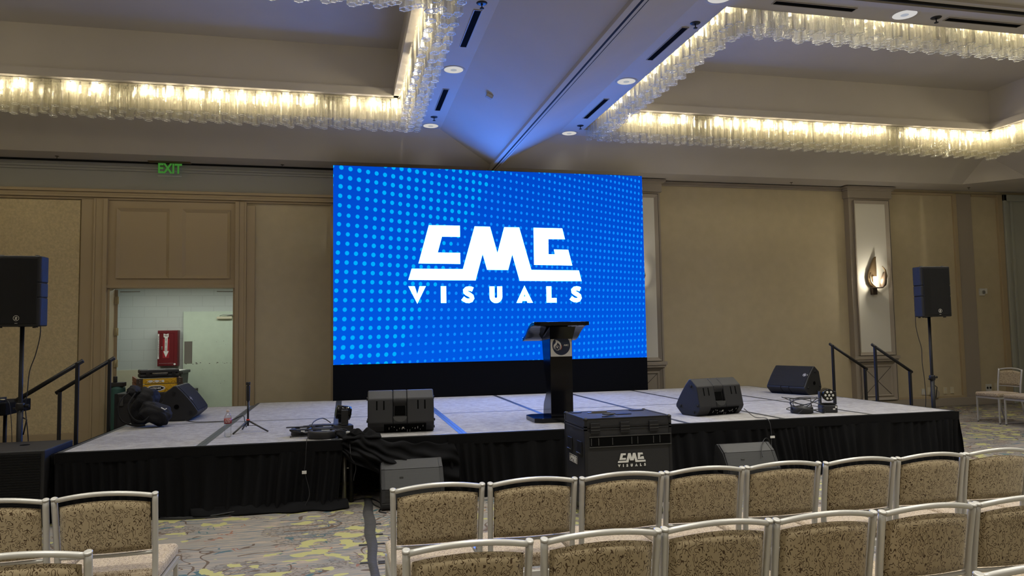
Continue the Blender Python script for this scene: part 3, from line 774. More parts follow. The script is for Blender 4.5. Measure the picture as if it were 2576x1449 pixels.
# ------------------------------------------------------------------ stage
XE = [-2.455, -1.28, -.085, 1.14, 2.335, 3.54, 4.68, 5.80, 6.92]; YD = [7.17, 9.10, 11.20]
stage = thing('stage', 'low portable stage with grey carpeted decks', 'stage', (2.23, 9.2, 0))
for j in range(2):
    for i in range(8):
        a, b, c, d = XE[i]+.003, XE[i+1]-.003, YD[j]+.003, (YD[j+1] if i == 0 or j == 0 else 11.62)-.003
        p = build('deck_panel', MB().box(a, b, c, d, SG-.05, SG), M['deck'], stage)
        w = .038 if i in (1, 2, 3, 0) else .026
        w2 = .038 if i in (0, 1, 2) else .026
        m_ = MB(); m_.box(a-.002, a+w, c, d, SG-.05, SG+.0015); m_.box(b-w2, b+.002, c, d, SG-.05, SG+.0015)
        m_.box(a, b, c-.002, c+.012, SG-.05, SG+.0012); m_.box(a, b, d-.012, d+.002, SG-.05, SG+.0012)
        e = build('edge_trim', m_, M['alu'], p, keep=root_loc(stage))
build('front_rail', MB().box(XE[0], XE[-1], 7.155, 7.17, SG-.10, SG-.006), M['skirt'], stage)
build('side_rail', MB().box(XE[-1], XE[-1]+.014, 7.155, 11.62, SG-.10, SG-.006), M['blackmetal'], stage)
build('side_rail', MB().box(XE[0]-.014, XE[0], 7.155, 11.2, SG-.10, SG-.006), M['blackmetal'], stage)
for x in (XE[0]+.08, -.005, .06, 1.2, 2.4, 3.6, 4.75, XE[-1]-.08):
    for y in (7.26, 9.1, 11.1):
        build('leg', MB().cyl((x,y,0),(x,y,SG-.05), .022, 12), M['steel'] if abs(x+.005) < .01 and y < 8 else M['blackmetal'], stage)
build('cross_brace', MB().box(.02, .42, 7.30, 7.33, .40, .425).cyl((.035,7.292,.412),(.035,7.30,.412), .012, 12), M['greymetal'], stage)
build('cross_brace', MB().box(.02, .08, 7.28, 7.30, .315, .325), M['steel'], stage)
build('under_panel', MB().box(-.085, 1.14, 8.4, 8.45, .05, .55), M['black'], stage)  # plain black panel under the deck, behind the gap in the skirt

def skirt(name, x0, y0, x1, y1, lab, nrm, ztop=SG-.085, amp=.04, per=.10, flare=.05, seed=0):
    rd = random.Random(seed); L = math.hypot(x1-x0, y1-y0); n = int(L/.012)
    ph = [0]
    for i in range(n): ph.append(ph[-1]+2*PI*.012/per*(1+.5*math.sin(i*.037+seed)+rd.uniform(-.2,.2)))
    def fn(a, b):
        i = int(a*n); s = math.sin(ph[i])*.6+math.sin(ph[i]*.37+2)*.4
        z = ztop*(1-b)
        am = amp*(.35+.65*min(1, b*2.2))*s + flare*b**1.6 + .015*math.sin(ph[i]*.11+b*3)
        sh = .05*b*math.sin(i*.02+seed)
        if b > .999: z = .003
        return (x0+(x1-x0)*a+nrm[0]*am+sh*(x1-x0)/L, y0+(y1-y0)*a+nrm[1]*am+sh*(y1-y0)/L, z)
    m_ = MB().grid(fn, n, 12)
    # flat band at the top
    m_.grid(lambda a, b: (x0+(x1-x0)*a+nrm[0]*(.012-.006*b), y0+(y1-y0)*a+nrm[1]*(.012-.006*b), SG-.008-(SG-.008-ztop+.012)*b), 40, 1)
    o = build(name, m_, M['skirt'])
    return tag(o, lab, 'stage skirt', 'black pleated stage skirts')
skirt('stage_skirt', -2.46, 7.145, -.02, 7.145, 'black pleated skirt on the left half of the stage front', (0,-1), seed=1, flare=.07)
skirt('stage_skirt', .98, 7.145, 6.94, 7.145, 'black pleated skirt on the right part of the stage front', (0,-1), seed=2)
skirt('stage_skirt', 6.945, 7.15, 6.945, 11.6, 'black skirt along the right end of the stage', (1,0), seed=3)
skirt('stage_skirt', -2.48, 7.15, -2.48, 11.2, 'black skirt along the left end of the stage', (-1,0), seed=4, amp=.01, flare=.01)
# puddled hem of the left skirt
def hem(a, b):
    x = -1.35+1.37*a; w = .06+.09*math.sin(a*PI*.5)+.02*math.sin(a*23)
    return (x+.02*b, 7.10-w*b-.01*math.sin(a*31)*b, .012+.035*math.sin(PI*b)*(.5+.5*math.sin(a*19+1))*(1 if b < .95 else 0)+.06*(1-b)**2)
tag(build('fallen_hem', MB().grid(hem, 80, 8), M['skirt'], solid=.003), 'black cloth hem puddled on the carpet below the left skirt', 'cloth')
# drape pulled up over the stage edge
up = smooth_path([(-.10,7.33,.655),(.02,7.22,.66),(.13,7.13,.665),(.30,7.12,.60),(.55,7.125,.57),(.80,7.135,.55),(1.06,7.14,.53)], 8)
lo = smooth_path([(-.02,7.13,.47),(.05,7.09,.41),(.20,7.06,.36),(.42,7.03,.24),(.62,7.03,.10),(.82,7.05,.02),(1.10,7.10,.01)], 8)
def drp(a, b):
    i = a*(len(up)-1); k = min(int(i), len(up)-2); q = i-k
    U = Vector(up[k]).lerp(Vector(up[k+1]), q); L_ = Vector(lo[k]).lerp(Vector(lo[k+1]), q)
    p = U.lerp(L_, b); bulge = .045*math.sin(PI*b)*(1+.8*math.sin(a*9+b*7))+.020*math.sin(b*17+a*11)+.022*math.sin(b*26-a*20)*min(1,b*4)
    return (p.x+.02*math.sin(b*9+a*5), p.y-bulge-.01, p.z+.012*math.sin(a*40+b*6)*(1-b))
tag(build('bunched_drape', MB().grid(drp, 70, 30), M['skirt'], solid=.003), 'black drape pulled up over the stage edge by the coiled cables', 'drape')
def heap(a, b):
    x = -.02+.36*a; y = 7.10+.28*b
    return (x, y, SG+.012+.055*math.sin(PI*a)*math.sin(PI*b)*(1+.6*math.sin(a*15+b*6)) + .01*math.sin(b*22))
tag(build('drape_fold', MB().grid(heap, 30, 20), M['skirt'], solid=.003), 'folded end of black drape lying on the stage by the centre monitor', 'drape')

# ------------------------------------------------------------------ LED wall
KS = 1.0277        # the screen stands at the back of the stage
LX0, LX1, LY, LZ0, LZ1 = -.165*KS, 4.835*KS, 11.50, 1.58-.412*KS, 1.58+2.598*KS
led = thing('led_screen', 'huge blue LED wall showing a white logo over dots', 'screen', (2.335*KS, LY+.05, SG))
build('cabinet', MB().box(LX0, LX1, LY+.004, LY+.11, LZ0-.002, LZ1+.004), M['ledframe'], led)
LEDM = screen_mat(2.335*KS, SG)
build('display', MB().quad((LX0,LY,LZ0),(LX1,LY,LZ0),(LX1,LY,LZ1),(LX0,LY,LZ1)), LEDM, led)
build('base_panel', MB().box(LX0-.005, LX1+.005, LY+.002, LY+.09, SG, LZ0-.002), M['ledframe'], led)
build('support_frame', MB().box(.4, .46, LY+.11, LY+.6, SG-.6, SG-.55).box(.4,.46,LY+.11,LY+.16,0,4.1).box(4.2,4.26,LY+.11,LY+.16,0,4.1).box(2.3,2.36,LY+.11,LY+.16,0,4.1), M['blackmetal'], led)
cm = 2.335*KS; yl0, yl1 = LY-.004, LY-.001
C_ = [(-1.06,3.289),(-.575,3.289),(-.575,3.113),(-.858,3.112),(-.926,2.864),(-.575,2.862),(-.575,2.688),(-1.225,2.692)]
M_ = [(-1.33,2.61),(-.535,2.608),(-.341,3.283),(-.094,3.281),(.019,2.863),(.135,3.279),(.38,3.278),(.567,2.600),(1.362,2.594),(1.404,2.420),(.373,2.424),(.259,2.846),(.189,2.596),(-.151,2.598),(-.219,2.848),(-.336,2.430),(-1.382,2.437)]
G_ = [(.616,3.277),(1.095,3.275),(1.137,3.099),(.859,3.097),(.856,2.853),(.962,2.853),(.948,2.931),(1.189,2.928),(1.252,2.673),(.614,2.680)]
def cmg(sx, ox, oz, z0, y0, y1, mb):
    for P in (C_, M_, G_):
        pts = [(ox+x*sx, z0+(z-2.07)*sx) for x, z in P]
        # rounded look is not needed; extrude
        area = sum(pts[i][0]*pts[(i+1) % len(pts)][1]-pts[(i+1) % len(pts)][0]*pts[i][1] for i in range(len(pts)))
        if area < 0: pts = pts[::-1]
        mb.prism_xz(pts, y0, y1)
def visuals(sx, ox, z0, y0, y1, parent, keep=None):
    mb = MB()
    def done():
        nonlocal mb
        build('letter', mb, M['logoboost'] if parent is led else M['white'], parent); mb = MB()
    # letter: centre x, base 2.075, height .267
    B, Hh, w = 2.075, .265, .042
    T = lambda pts: [(ox+x*sx, z0+(z-2.07)*sx) for x, z in pts]
    def pg(pts):
        q = T(pts); area = sum(q[i][0]*q[(i+1) % len(q)][1]-q[(i+1) % len(q)][0]*q[i][1] for i in range(len(q)))
        mb.prism_xz(q if area > 0 else q[::-1], y0, y1)
    def st(path, w=w): strip_prism(mb, T(path), w*sx, y0, y1)
    pg([(-1.382,B+Hh),(-1.285,B+Hh),(-1.247,B+.14),(-1.212,B+Hh),(-1.115,B+Hh),(-1.247,B-.005)]); done()
    pg([(-.884,B+.265),(-.800,B+.265),(-.800,B+.005),(-.884,B+.005)]); done()
    for cx_ in (-.455, 1.305):
        k = 1.0
        st([(cx_+x*k, B+z) for x, z in [(.073,.212),(.045,.224),(.01,.228),(-.025,.222),(-.048,.200),(-.045,.172),(-.02,.152),(.02,.132),(.052,.108),(.060,.076),(.045,.048),(.01,.036),(-.03,.040),(-.065,.058),(-.09,.078)]], .036); done()
    cu = -.015
    st([(cu-.062,B+.262),(cu-.062,B+.10)]+arc(cu,B+.10,.062,.062,180,360,10)+[(cu+.062,B+.262)], .041); done()
    pg([(.449-.135,B),(.449-.045,B),(.449,B+.14),(.449+.045,B),(.449+.135,B),(.449,B+.275)])
    pg([(.449-.06,B+.03),(.449+.06,B+.03),(.449+.045,B+.10),(.449-.045,B+.10)]); done()
    pg([(.809,B+.262),(.892,B+.262),(.892,B+.075),(.978,B+.075),(.978,B),(.809,B)]); done()
mb = MB(); cmg(KS, cm, 0, 1.58+.49*KS, yl0, yl1, mb); build('logo', mb, M['logoboost'], led)
visuals(KS, cm, 1.58+.49*KS, yl0, yl1, led)
# the A of the lettering overlaps itself: harmless, same colour

# ------------------------------------------------------------------ loudspeakers
PROF = [(-.195,-.172),(-.10,-.182),(0,-.185),(.10,-.182),(.195,-.172),(.215,-.150),(.218,-.02),(.065,.17),(.03,.178),(-.03,.178),(-.065,.17),(-.218,-.02),(-.215,-.150)]
def emblem(mb, cx, y, cz, r):
    seg = 20
    for k in range(seg):
        a0, a1 = 2*PI*k/seg, 2*PI*(k+1)/seg
        mb.add([(cx+q*math.cos(a), y, cz+q*math.sin(a)) for q, a in ((r,a0),(r,a1),(r*.84,a1),(r*.84,a0))], [(0,1,2,3)], 0)
    for poly in ([(-.1,.55),(.25,.55),(.2,.3),(-.05,.25)], [(-.45,.35),(.5,.2),(.45,.02),(-.4,.15)], [(-.1,.2),(.2,.15),(.05,-.3),(-.55,-.35),(-.5,-.5),(.1,-.5)], [(.05,-.1),(.3,-.2),(.2,-.65),(.02,-.6)]):
        mb.add([(cx+p[0]*r, y, cz+p[1]*r) for p in poly], [tuple(range(len(poly)))], 0)
def speaker(name, label, group, H=.66, cable=True):
    t = thing(name, label, 'loudspeaker', (0,0,0), group)
    d_ = Vector((-.153,.19)).normalized(); q0 = Vector((.218,-.02))
    na, nb = q0+d_*.035, q0+d_*.18
    NT = PROF[:7]+[(na.x,na.y),(na.x-.045,na.y+.012),(nb.x-.030,nb.y-.018),(nb.x,nb.y)]+PROF[7:11]
    NT += [(-nb.x,nb.y),(-nb.x+.030,nb.y-.018),(-na.x+.045,na.y+.012),(-na.x,na.y)]+PROF[11:]
    mb = MB().prism_xy(PROF, 0, .27).prism_xy(NT, .27, .41).prism_xy(PROF, .41, H)
    body = build('cabinet', mb, M['blackplastic'], t, .012, 3, local=True)
    g = MB().prism_xy([(-.185,-.180),(-.10,-.190),(0,-.193),(.10,-.190),(.185,-.180),(.185,-.17),(-.185,-.17)], .02, H-.02)
    build('grille', g, M['blackgrille'], t, .006, local=True)
    e = MB(); emblem(e, .02, -.1945, .075, .026); e.box(.008,.032,-.1945,-.193,.026,.030); build('badge', e, M['white'], t, local=True)
    # side grips: recess with bar
    for s in (-1, 1):
        m_ = MB()
        d = Vector((-.153*s, .19, 0)).normalized()
        P0 = Vector((.218*s, -.02, 0)); nn = Vector((d.y*s, -d.x*s, 0))*1.0
        a, b = P0+d*.07, P0+d*.20
        for (z0_, z1_) in ((.285,.395),):
            a = P0+d*.05; b = P0+d*.165
            q = [a-nn*.026, b-nn*.026, b-nn*.040, a-nn*.040]
            if s < 0: q = q[::-1]
            m_.prism_xy([(p.x,p.y) for p in q], z0_, z1_)
        gr = build('handle', m_, M['black'], t, .008, local=True)
        m2 = MB()                                                    # scooped lip under the grip
        for k in range(7):
            a0 = PI*k/7; a1 = PI*(k+1)/7
            def pt(an, o): 
                u_ = .135+math.cos(an)*0
                zc = .34+.07*math.cos(an); dd = .18+.055*math.sin(an)
                pp = P0+d*dd+nn*o; return (pp.x, pp.y, zc)
            c0, c1 = pt(a0,.0025), pt(a1,.0025)
            e0 = P0+d*.18+nn*.0025
            m2.add([c0, c1, (e0.x,e0.y,c1[2]), (e0.x,e0.y,c0[2])], [(0,1,2,3)])
        build('grip_scoop', m2, M['greymetal'], gr, local=True)
        for zq in (.09,.16,.50,.57):
            q = [P0+d*.02+nn*.0015, P0+d*.11+nn*.0015, P0+d*.11-nn*.004, P0+d*.02-nn*.004]
            if s < 0: q = q[::-1]
            build('vent_slot', MB().prism_xy([(p.x,p.y) for p in q], zq-.007, zq+.007), M['black'], t, local=True)
    pnl = build('rear_panel', MB().box(-.058,.058,.170,.182,.08,.50), M['black'], t, .003, local=True)
    m_ = MB()
    for k in range(14):
        zq = .11+.026*k; wq = random.choice((.006,.012,.02,.03)); xq = random.uniform(-.04,.02)
        m_.box(xq, xq+wq, .182, .1835, zq, zq+random.choice((.003,.005)))
    m_.box(-.02,.0,.182,.184,.30,.32); build('panel_markings', m_, M['white'], pnl, local=True)
    # corner feet on both ends
    for z0_, z1_ in ((-.012,.006),(H-.006,H+.012)):
        for sx in (-1, 1):
            build('foot', MB().cyl((sx*.15,-.10,z0_),(sx*.15,-.10,z1_), .018, 12), M['blackmetal'], t, local=True)
            build('foot', MB().cyl((sx*.05,.12,z0_),(sx*.05,.12,z1_), .014, 12), M['blackmetal'], t, local=True)
    build('pole_socket', MB().cyl((0,-.02,-.004),(0,-.02,.004), .028, 20), M['black'], t, local=True)
    return t
def lay(t, x, y, F2, side=1, z=SG):
    """lay a speaker on its tapered side facet with the front facing F2 (horizontal) and up"""
    Fh = Vector((F2[0], F2[1], 0)).normalized()
    nl = Vector((.19, .153, 0)).normalized(); nl.x *= side
    a = Vector((-Fh.y, Fh.x, 0))*side
    W = [Vector((0,0,-1)), a, Vector((0,0,-1)).cross(a)]
    L = [nl, Vector((0,0,1)), nl.cross(Vector((0,0,1)))]
    R = Matrix((W[0],W[1],W[2])).transposed() @ Matrix((L[0],L[1],L[2]))
    d = nl.dot(Vector((.218*side,-.02,0)))
    ctr = R @ Vector((0,0,.33))
    t.matrix_world = Matrix.Translation((x-ctr.x, y-ctr.y, z+d+.001)) @ R.to_4x4()
    t.location = (x-ctr.x, y-ctr.y, z+d+.001); t.rotation_euler = R.to_euler()
spk = speaker('loudspeaker', 'large black loudspeaker on a pole at the left edge, above the subwoofer', 'pole-mounted loudspeakers')
spk.location = (-2.985, 7.80, 1.728); spk.rotation_euler = (0,0,math.radians(-1)); spk.scale = (1,1,1)
s2 = copy_tree(spk); s2['label'] = 'black loudspeaker on a pole right of the stage, beside the right pilaster'
s2.location = (7.60, 8.22, 1.722); s2.rotation_euler = (0,0,math.radians(-6)); s2['category'] = 'loudspeaker'
w = copy_tree(spk); w['label'] = 'black wedge monitor on the stage seen from behind, left of the lectern'; w['group'] = 'black wedge monitors lying on the stage'
lay(w, .56, 7.60, (.05, 1)); wc = w
w = copy_tree(spk); w['label'] = 'black wedge monitor turned away right of the lectern, with a hanging cable'; w['group'] = 'black wedge monitors lying on the stage'
lay(w, 4.20, 7.86, (-.24, .97), 1)
w = copy_tree(spk); w['label'] = 'black wedge monitor at the back right of the stage, grille facing left'; w['group'] = 'black wedge monitors lying on the stage'
lay(w, 6.72, 9.95, (-.93, -.37), -1)
w = copy_tree(spk); w['label'] = 'black wedge monitor at the left of the stage by the doorway'; w['group'] = 'black wedge monitors lying on the stage'
lay(w, -1.97, 9.75, (1, .0), 1)

def stand(label, x, y, top, collar, spread, legs=True):
    t = thing('speaker_stand', label, 'speaker stand', (x, y, 0), 'black speaker stands')
    build('pole', MB().cyl((x,y,.25),(x,y,top), .0185, 16).cyl((x,y,.05),(x,y,collar), .026, 16), M['blackmetal'], t)
    c = build('collar', MB().lathe((x,y,collar-.05), [(.03,0),(.038,.01),(.038,.06),(.03,.07)], 16), M['blackmetal'], t)
    build('knob', MB().cyl((x+.03,y,collar-.01),(x+.075,y,collar-.01), .016, 10), M['blackmetal'], c, keep=Vector((x,y,0)))
    build('screw', MB().cyl((x-.03,y,collar-.03),(x-.06,y,collar-.03), .008, 8), M['blackmetal'], c, keep=Vector((x,y,0)))
    build('locking_pin', MB().tube([(x+.03,y-.01,collar-.12),(x+.06,y-.01,collar-.14),(x+.035,y-.01,collar-.28)], .006, 6), M['blackmetal'], t)
    if legs:
        for k in range(3):
            a = math.radians(35+120*k); dx, dy = math.cos(a)*spread, math.sin(a)*spread
            l = build('leg', MB().tube([(x+dx*.08,y+dy*.08,.42),(x+dx,y+dy,.012)], .011, 8), M['blackmetal'], t)
            build('strut', MB().tube([(x+dx*.05,y+dy*.05,.1),(x+dx*.6,y+dy*.6,.19)], .006, 6), M['blackmetal'], l, keep=Vector((x,y,0)))
    return t
stand('black speaker stand behind the subwoofer at the left edge', -2.985, 7.79, 1.728, .99, .1)
stand('black speaker stand right of the stage', 7.60, 8.22, 1.722, .93, .40)
def cable(name, label, pts, r=.004, cat='cable', m=None, n=6, group=None):
    o = build(name, MB().tube(smooth_path(pts, n), r, 6), m or M['blackplastic'])
    return tag(o, label, cat, group)
cable('speaker_cable', 'thin cable hanging from the left loudspeaker', [(-2.87,7.9,1.74),(-2.875,7.9,1.62),(-2.91,7.9,1.45),(-2.955,7.9,1.3),(-2.955,7.86,1.1),(-2.96,7.84,.95),(-2.93,7.85,.6),(-2.95,7.9,.02)], .0045)
cable('speaker_cable', 'thin cable hanging from the right loudspeaker', [(7.46,8.3,1.74),(7.46,8.3,1.6),(7.49,8.3,1.45),(7.53,8.3,1.3),(7.53,8.3,1.1),(7.55,8.3,.9),(7.555,8.3,.6),(7.50,8.3,.3),(7.52,8.3,.02)], .0045)
# subwoofer
t = thing('subwoofer', 'big black subwoofer at the left edge beside the stage', 'subwoofer', (-2.81, 7.38, 0))
build('cabinet', MB().box(-3.12,-2.505,7.05,7.72,0.02,.655), M['blackplastic'], t, .012, 3)
m_ = MB()
for k in range(54):
    z = .05+k*.0108; m_.box(-3.09,-2.535,7.038+.004*(k % 2),7.05,z,z+.0075)
build('grille', m_, M['blackgrille'], t)
build('pole_socket', MB().cyl((-2.81,7.45,.650),(-2.81,7.45,.6575), .04, 20), M['black'], t)
for x in (-3.06,-2.56):
    for y in (7.1,7.66): build('foot', MB().cyl((x,y,0),(x,y,.022), .02, 10), M['blackmetal'], t)

# floor monitors in front of the stage
def floor_monitor(label, cx, y, w=.58, cab=False):
    t = thing('floor_monitor', label, 'monitor speaker', (cx, y, 0), 'black floor monitors in front of the stage')
    P = [(y-.17,.0),(y-.21,.03),(y-.215,.06),(y-.18,.20),(y-.08,.345),(y+.02,.415),(y+.05,.42),(y+.08,.40),(y+.13,.16),(y+.12,.0)]
    # profile is wound so that the outline faces outward
    build('cabinet', MB().prism_yz(P, cx-w/2, cx+w/2), M['blackplastic'], t, .008)
    m_ = MB()
    G = [(y-.205,.075),(y-.186,.185),(y-.09,.343),(y+.012,.412)]
    for i in range(3):
        a, b = G[i], G[i+1]; d = Vector((b[0]-a[0], b[1]-a[1])).normalized(); nn = Vector((-d.y, d.x))*.010
        m_.add([(cx-w/2+.035,a[0]+nn.x,a[1]+nn.y),(cx+w/2-.035,a[0]+nn.x,a[1]+nn.y),(cx+w/2-.035,b[0]+nn.x,b[1]+nn.y),(cx-w/2+.035,b[0]+nn.x,b[1]+nn.y),
                (cx-w/2+.035,a[0]-nn.x,a[1]-nn.y),(cx+w/2-.035,a[0]-nn.x,a[1]-nn.y),(cx+w/2-.035,b[0]-nn.x,b[1]-nn.y),(cx-w/2+.035,b[0]-nn.x,b[1]-nn.y)],
               [(0,1,2,3),(7,6,5,4),(0,4,5,1),(1,5,6,2),(2,6,7,3),(3,7,4,0)])
    build('grille', m_, M['perf'], t)
    for sx in (-1, 1):
        m_ = MB()
        for i in range(3):
            a, b = G[i], G[i+1]; d = Vector((b[0]-a[0], b[1]-a[1])).normalized(); nn = Vector((-d.y, d.x))*.014
            x0_, x1_ = sorted((cx+sx*(w/2-.008), cx+sx*(w/2-.038)))
            m_.add([(x0_,a[0]+nn.x,a[1]+nn.y),(x1_,a[0]+nn.x,a[1]+nn.y),(x1_,b[0]+nn.x,b[1]+nn.y),(x0_,b[0]+nn.x,b[1]+nn.y),
                    (x0_,a[0]-nn.x,a[1]-nn.y),(x1_,a[0]-nn.x,a[1]-nn.y),(x1_,b[0]-nn.x,b[1]-nn.y),(x0_,b[0]-nn.x,b[1]-nn.y)],
                   [(0,1,2,3),(7,6,5,4),(0,4,5,1),(1,5,6,2),(2,6,7,3),(3,7,4,0)])
        build('side_rail', m_, M['blackplastic'], t)
    build('badge', MB().box(cx-.12,cx-.085,y-.145,y-.125,.265,.29), M['greymetal'], t)
    build('handle', MB().box(cx-w/2-.004,cx-w/2+.01,y-.08,y+.03,.14,.22), M['black'], t, .006)
    return t
floor_monitor('black floor monitor with perforated grille behind the front left chair of the right block', .61, 6.99)
floor_monitor('black floor monitor behind the front row chairs at the right, cable over it', 4.01, 6.86)

# ------------------------------------------------------------------ lectern
t = thing('lectern', 'glossy black lectern with an hourglass side and slanted top', 'lectern', (2.35, 7.9, SG))
XA, XB, yF = 2.222, 2.478, 7.80
wav = [(SG+.05,.33),(.72,.325),(.80,.30),(.88,.225),(.95,.185),(1.02,.19),(1.10,.225),(1.2,.27),(1.35,.31),(1.52,.34)]
wv = smooth_path([(a,b,0) for a,b in wav], 4)
pts = [(yF+ (.02 if 0 else 0), SG+.05)] + [(yF+p.y, p.x) for p in wv] + [(yF, 1.52)]
build('column', MB().prism_yz(pts[::-1], XA, XB), M['gloss'], t, .004)
build('base', MB().prism_xy([(2.09,7.70),(2.53,7.70),(2.60,7.76),(2.60,8.14),(2.53,8.20),(2.09,8.20),(2.02,8.14),(2.02,7.76)], SG+.002, SG+.05), M['gloss'], t, .005)
# neck flaring to the desk
nk = MB()
for (sx, xo) in ((0,0),):
    v = [(XA,yF,1.50),(XB,yF,1.50),(XB,8.15,1.50),(XA,8.15,1.50),(XA-.015,yF-.05,1.655),(XB+.03,yF-.05,1.655),(XB+.03,8.16,1.50),(XA-.015,8.16,1.50)]
    nk.add(v, [(0,3,2,1),(4,5,6,7),(0,1,5,4),(1,2,6,5),(3,0,4,7)])
build('neck', nk, M['gloss'], t)
prof = smooth_path([(7.60,1.690,0),(7.72,1.692,0),(7.82,1.675,0),(7.95,1.62,0),(8.06,1.555,0),(8.16,1.525,0),(8.20,1.525,0)], 4)
top = [(p.x, p.y+.018) for p in prof]; bot = [(p.x, p.y-.024) for p in prof]
m_ = MB()
def edge(yv, s):       # plan outline of the desk: rounded front corners
    k = min(1, max(0, (yv-7.60)/.06)); return s*(.255+.06*math.sqrt(1-(1-k)**2))
n = len(prof)
for s in (0,):
    for i in range(n):
        pass
vs = []
for i in range(n):
    e = edge(prof[i].x, 1)
    vs += [(2.32-e, top[i][0], top[i][1]), (2.32+e, top[i][0], top[i][1]), (2.32+e, bot[i][0], bot[i][1]), (2.32-e, bot[i][0], bot[i][1])]
fs = [(0,3,2,1), (4*(n-1),4*(n-1)+1,4*(n-1)+2,4*(n-1)+3)]
for i in range(n-1):
    for k in range(4): fs.append((4*i+k, 4*i+(k+1) % 4, 4*(i+1)+(k+1) % 4, 4*(i+1)+k))
m_.add(vs, fs); build('desk_top', m_, M['gloss'], t, .004)
sg = build('sign_panel', MB().box(2.228,2.472,yF-.006,yF-.0005,1.325,1.572), M['white'], t)
m_ = MB(); m_.poly([(2.350+.104*math.cos(2*PI*k/48), yF-.0068, 1.448+.108*math.sin(2*PI*k/48)) for k in range(48)][::-1]); build('round_emblem', m_, M['navy'], sg, keep=root_loc(t))
def flame(pts, mt, nm, dy, ox=2.228, oz=1.325):
    # pts in emblem-picture units (0..1449 px of an enlarged view)
    q = [(2.224+(x+20)/970*.248, 1.572-(y-195)/1030*.247) for x, y in pts]
    mb_ = MB(); ar = sum(q[i][0]*q[(i+1) % len(q)][1]-q[(i+1) % len(q)][0]*q[i][1] for i in range(len(q)))
    if ar < 0: q = q[::-1]
    mb_.prism_xz(q, yF-dy-.0004, yF-dy); build(nm, mb_, mt, sg, keep=root_loc(t))
flame([(200,450),(300,480),(390,550),(460,650),(510,750),(500,840),(460,910),(430,940),(460,800),(430,700),(380,620),(300,540),(230,500)], M['orangeprint'], 'flame_shadow', .0072)
flame([(200,450),(290,470),(380,530),(450,620),(475,730),(470,820),(440,880),(400,920),(425,860),(430,780),(400,680),(350,620),(290,580),(285,640),(260,690),(210,730),(180,770),(165,830),(175,900),(140,840),(122,760),(130,700),(165,650),(205,610),(225,560),(220,500)], M['white'], 'flame_outline', .0078)
ring = []
for k in range(25): a = 2*PI*k/24; ring.append((300+100*math.cos(a), 835+112*math.sin(a)))
m_ = MB()
conv = lambda x, y: (2.224+(x+20)/970*.248, 1.572-(y-195)/1030*.247)
for k in range(24):
    a0, a1 = 2*PI*k/24, 2*PI*(k+1)/24
    q = [conv(300+rr*math.cos(a), 835+rr*1.1*math.sin(a)) for rr, a in ((102,a0),(102,a1),(88,a1),(88,a0))]
    m_.add([(x, yF-.0086, z) for x, z in q], [(0,1,2,3)])
for poly in ([(255,765),(320,770),(330,800),(290,840),(265,830)], [(310,865),(350,880),(345,905),(320,905)]):
    m_.add([(conv(*p)[0], yF-.0086, conv(*p)[1]) for p in poly], [tuple(range(len(poly)))])
build('globe_emblem', m_, M['white'], sg, keep=root_loc(t))
text_mesh('emblem_letters', 'AMC', .027, M['white'], t, (2.407, yF-.0082, 1.449), ext=.0003, bold=.0008)

# ------------------------------------------------------------------ flight case in front of the stage
t = thing('flight_case', 'black wheeled flight case with white logo in front of the stage', 'flight case', (2.38, 6.22, 0))
x0, x1, y0, y1, z0, z1 = 1.985, 2.775, 5.945, 6.52, .11, .850
build('body', MB().box(x0,x1,y0,y1,z0,z1-.085), M['blackplastic'], t, .004)
build('lid', MB().box(x0,x1,y0,y1,z1-.082,z1), M['blackplastic'], t, .004)
m_ = MB(); e = .022
for x in (x0, x1):
    for y in (y0, y1): m_.box(x-.003 if x == x0 else x-e, x+e if x == x0 else x+.003, y-.003 if y == y0 else y-e, y+e if y == y0 else y+.003, z0, z1)
for z in (z0, z1-.1, z1-.075, z1-.004):
    h = .012 if z != z1-.004 else .007
    m_.box(x0-.003,x1+.003,y0-.003,y0+.004,z,z+h); m_.box(x0-.003,x1+.003,y1-.004,y1+.003,z,z+h)
    m_.box(x0-.003,x0+.004,y0,y1,z,z+h); m_.box(x1-.004,x1+.003,y0,y1,z,z+h)
for q in ((x0,x1,y0,y0+e),(x0,x1,y1-e,y1),(x0,x0+e,y0,y1),(x1-e,x1,y0,y1)): m_.box(q[0],q[1],q[2],q[3],z1,z1+.003)
build('edging', m_, M['blackmetal'], t)
for x in (x0+.012, x1-.012):
    for y in (y0+.012, y1-.012): build('corner', MB().lathe((x,y,z1-.015), [(.02,0),(.022,.012),(.012,.024),(0,.026)], 12), M['blackmetal'], t)
for x in (2.075, 2.345, 2.61):
    l = build('latch', MB().box(x-.043,x+.043,y0-.016,y0-.002,z1-.125,z1-.035), M['blackmetal'], t, .004)
    build('latch_tab', MB().box(x-.04,x+.04,y0-.022,y0-.014,z1-.072,z1-.066).box(x-.04,x+.04,y0-.022,y0-.014,z1-.098,z1-.092), M['greymetal'], l, keep=root_loc(t))
h = build('strap_handle', MB().box(2.03,2.76,y0-.010,y0-.002,z1-.235,z1-.155), M['black'], t)
m_ = MB(); m_.box(2.02,2.77,y0-.013,y0-.001,z1-.157,z1-.149); m_.box(2.02,2.77,y0-.013,y0-.001,z1-.243,z1-.235)
for x in (2.035, 2.10, 2.225, 2.40, 2.455, 2.60, 2.66): m_.box(x,x+.006,y0-.015,y0-.008,z1-.225,z1-.165)
build('slot_frame', m_, M['greymetal'], h, keep=root_loc(t))
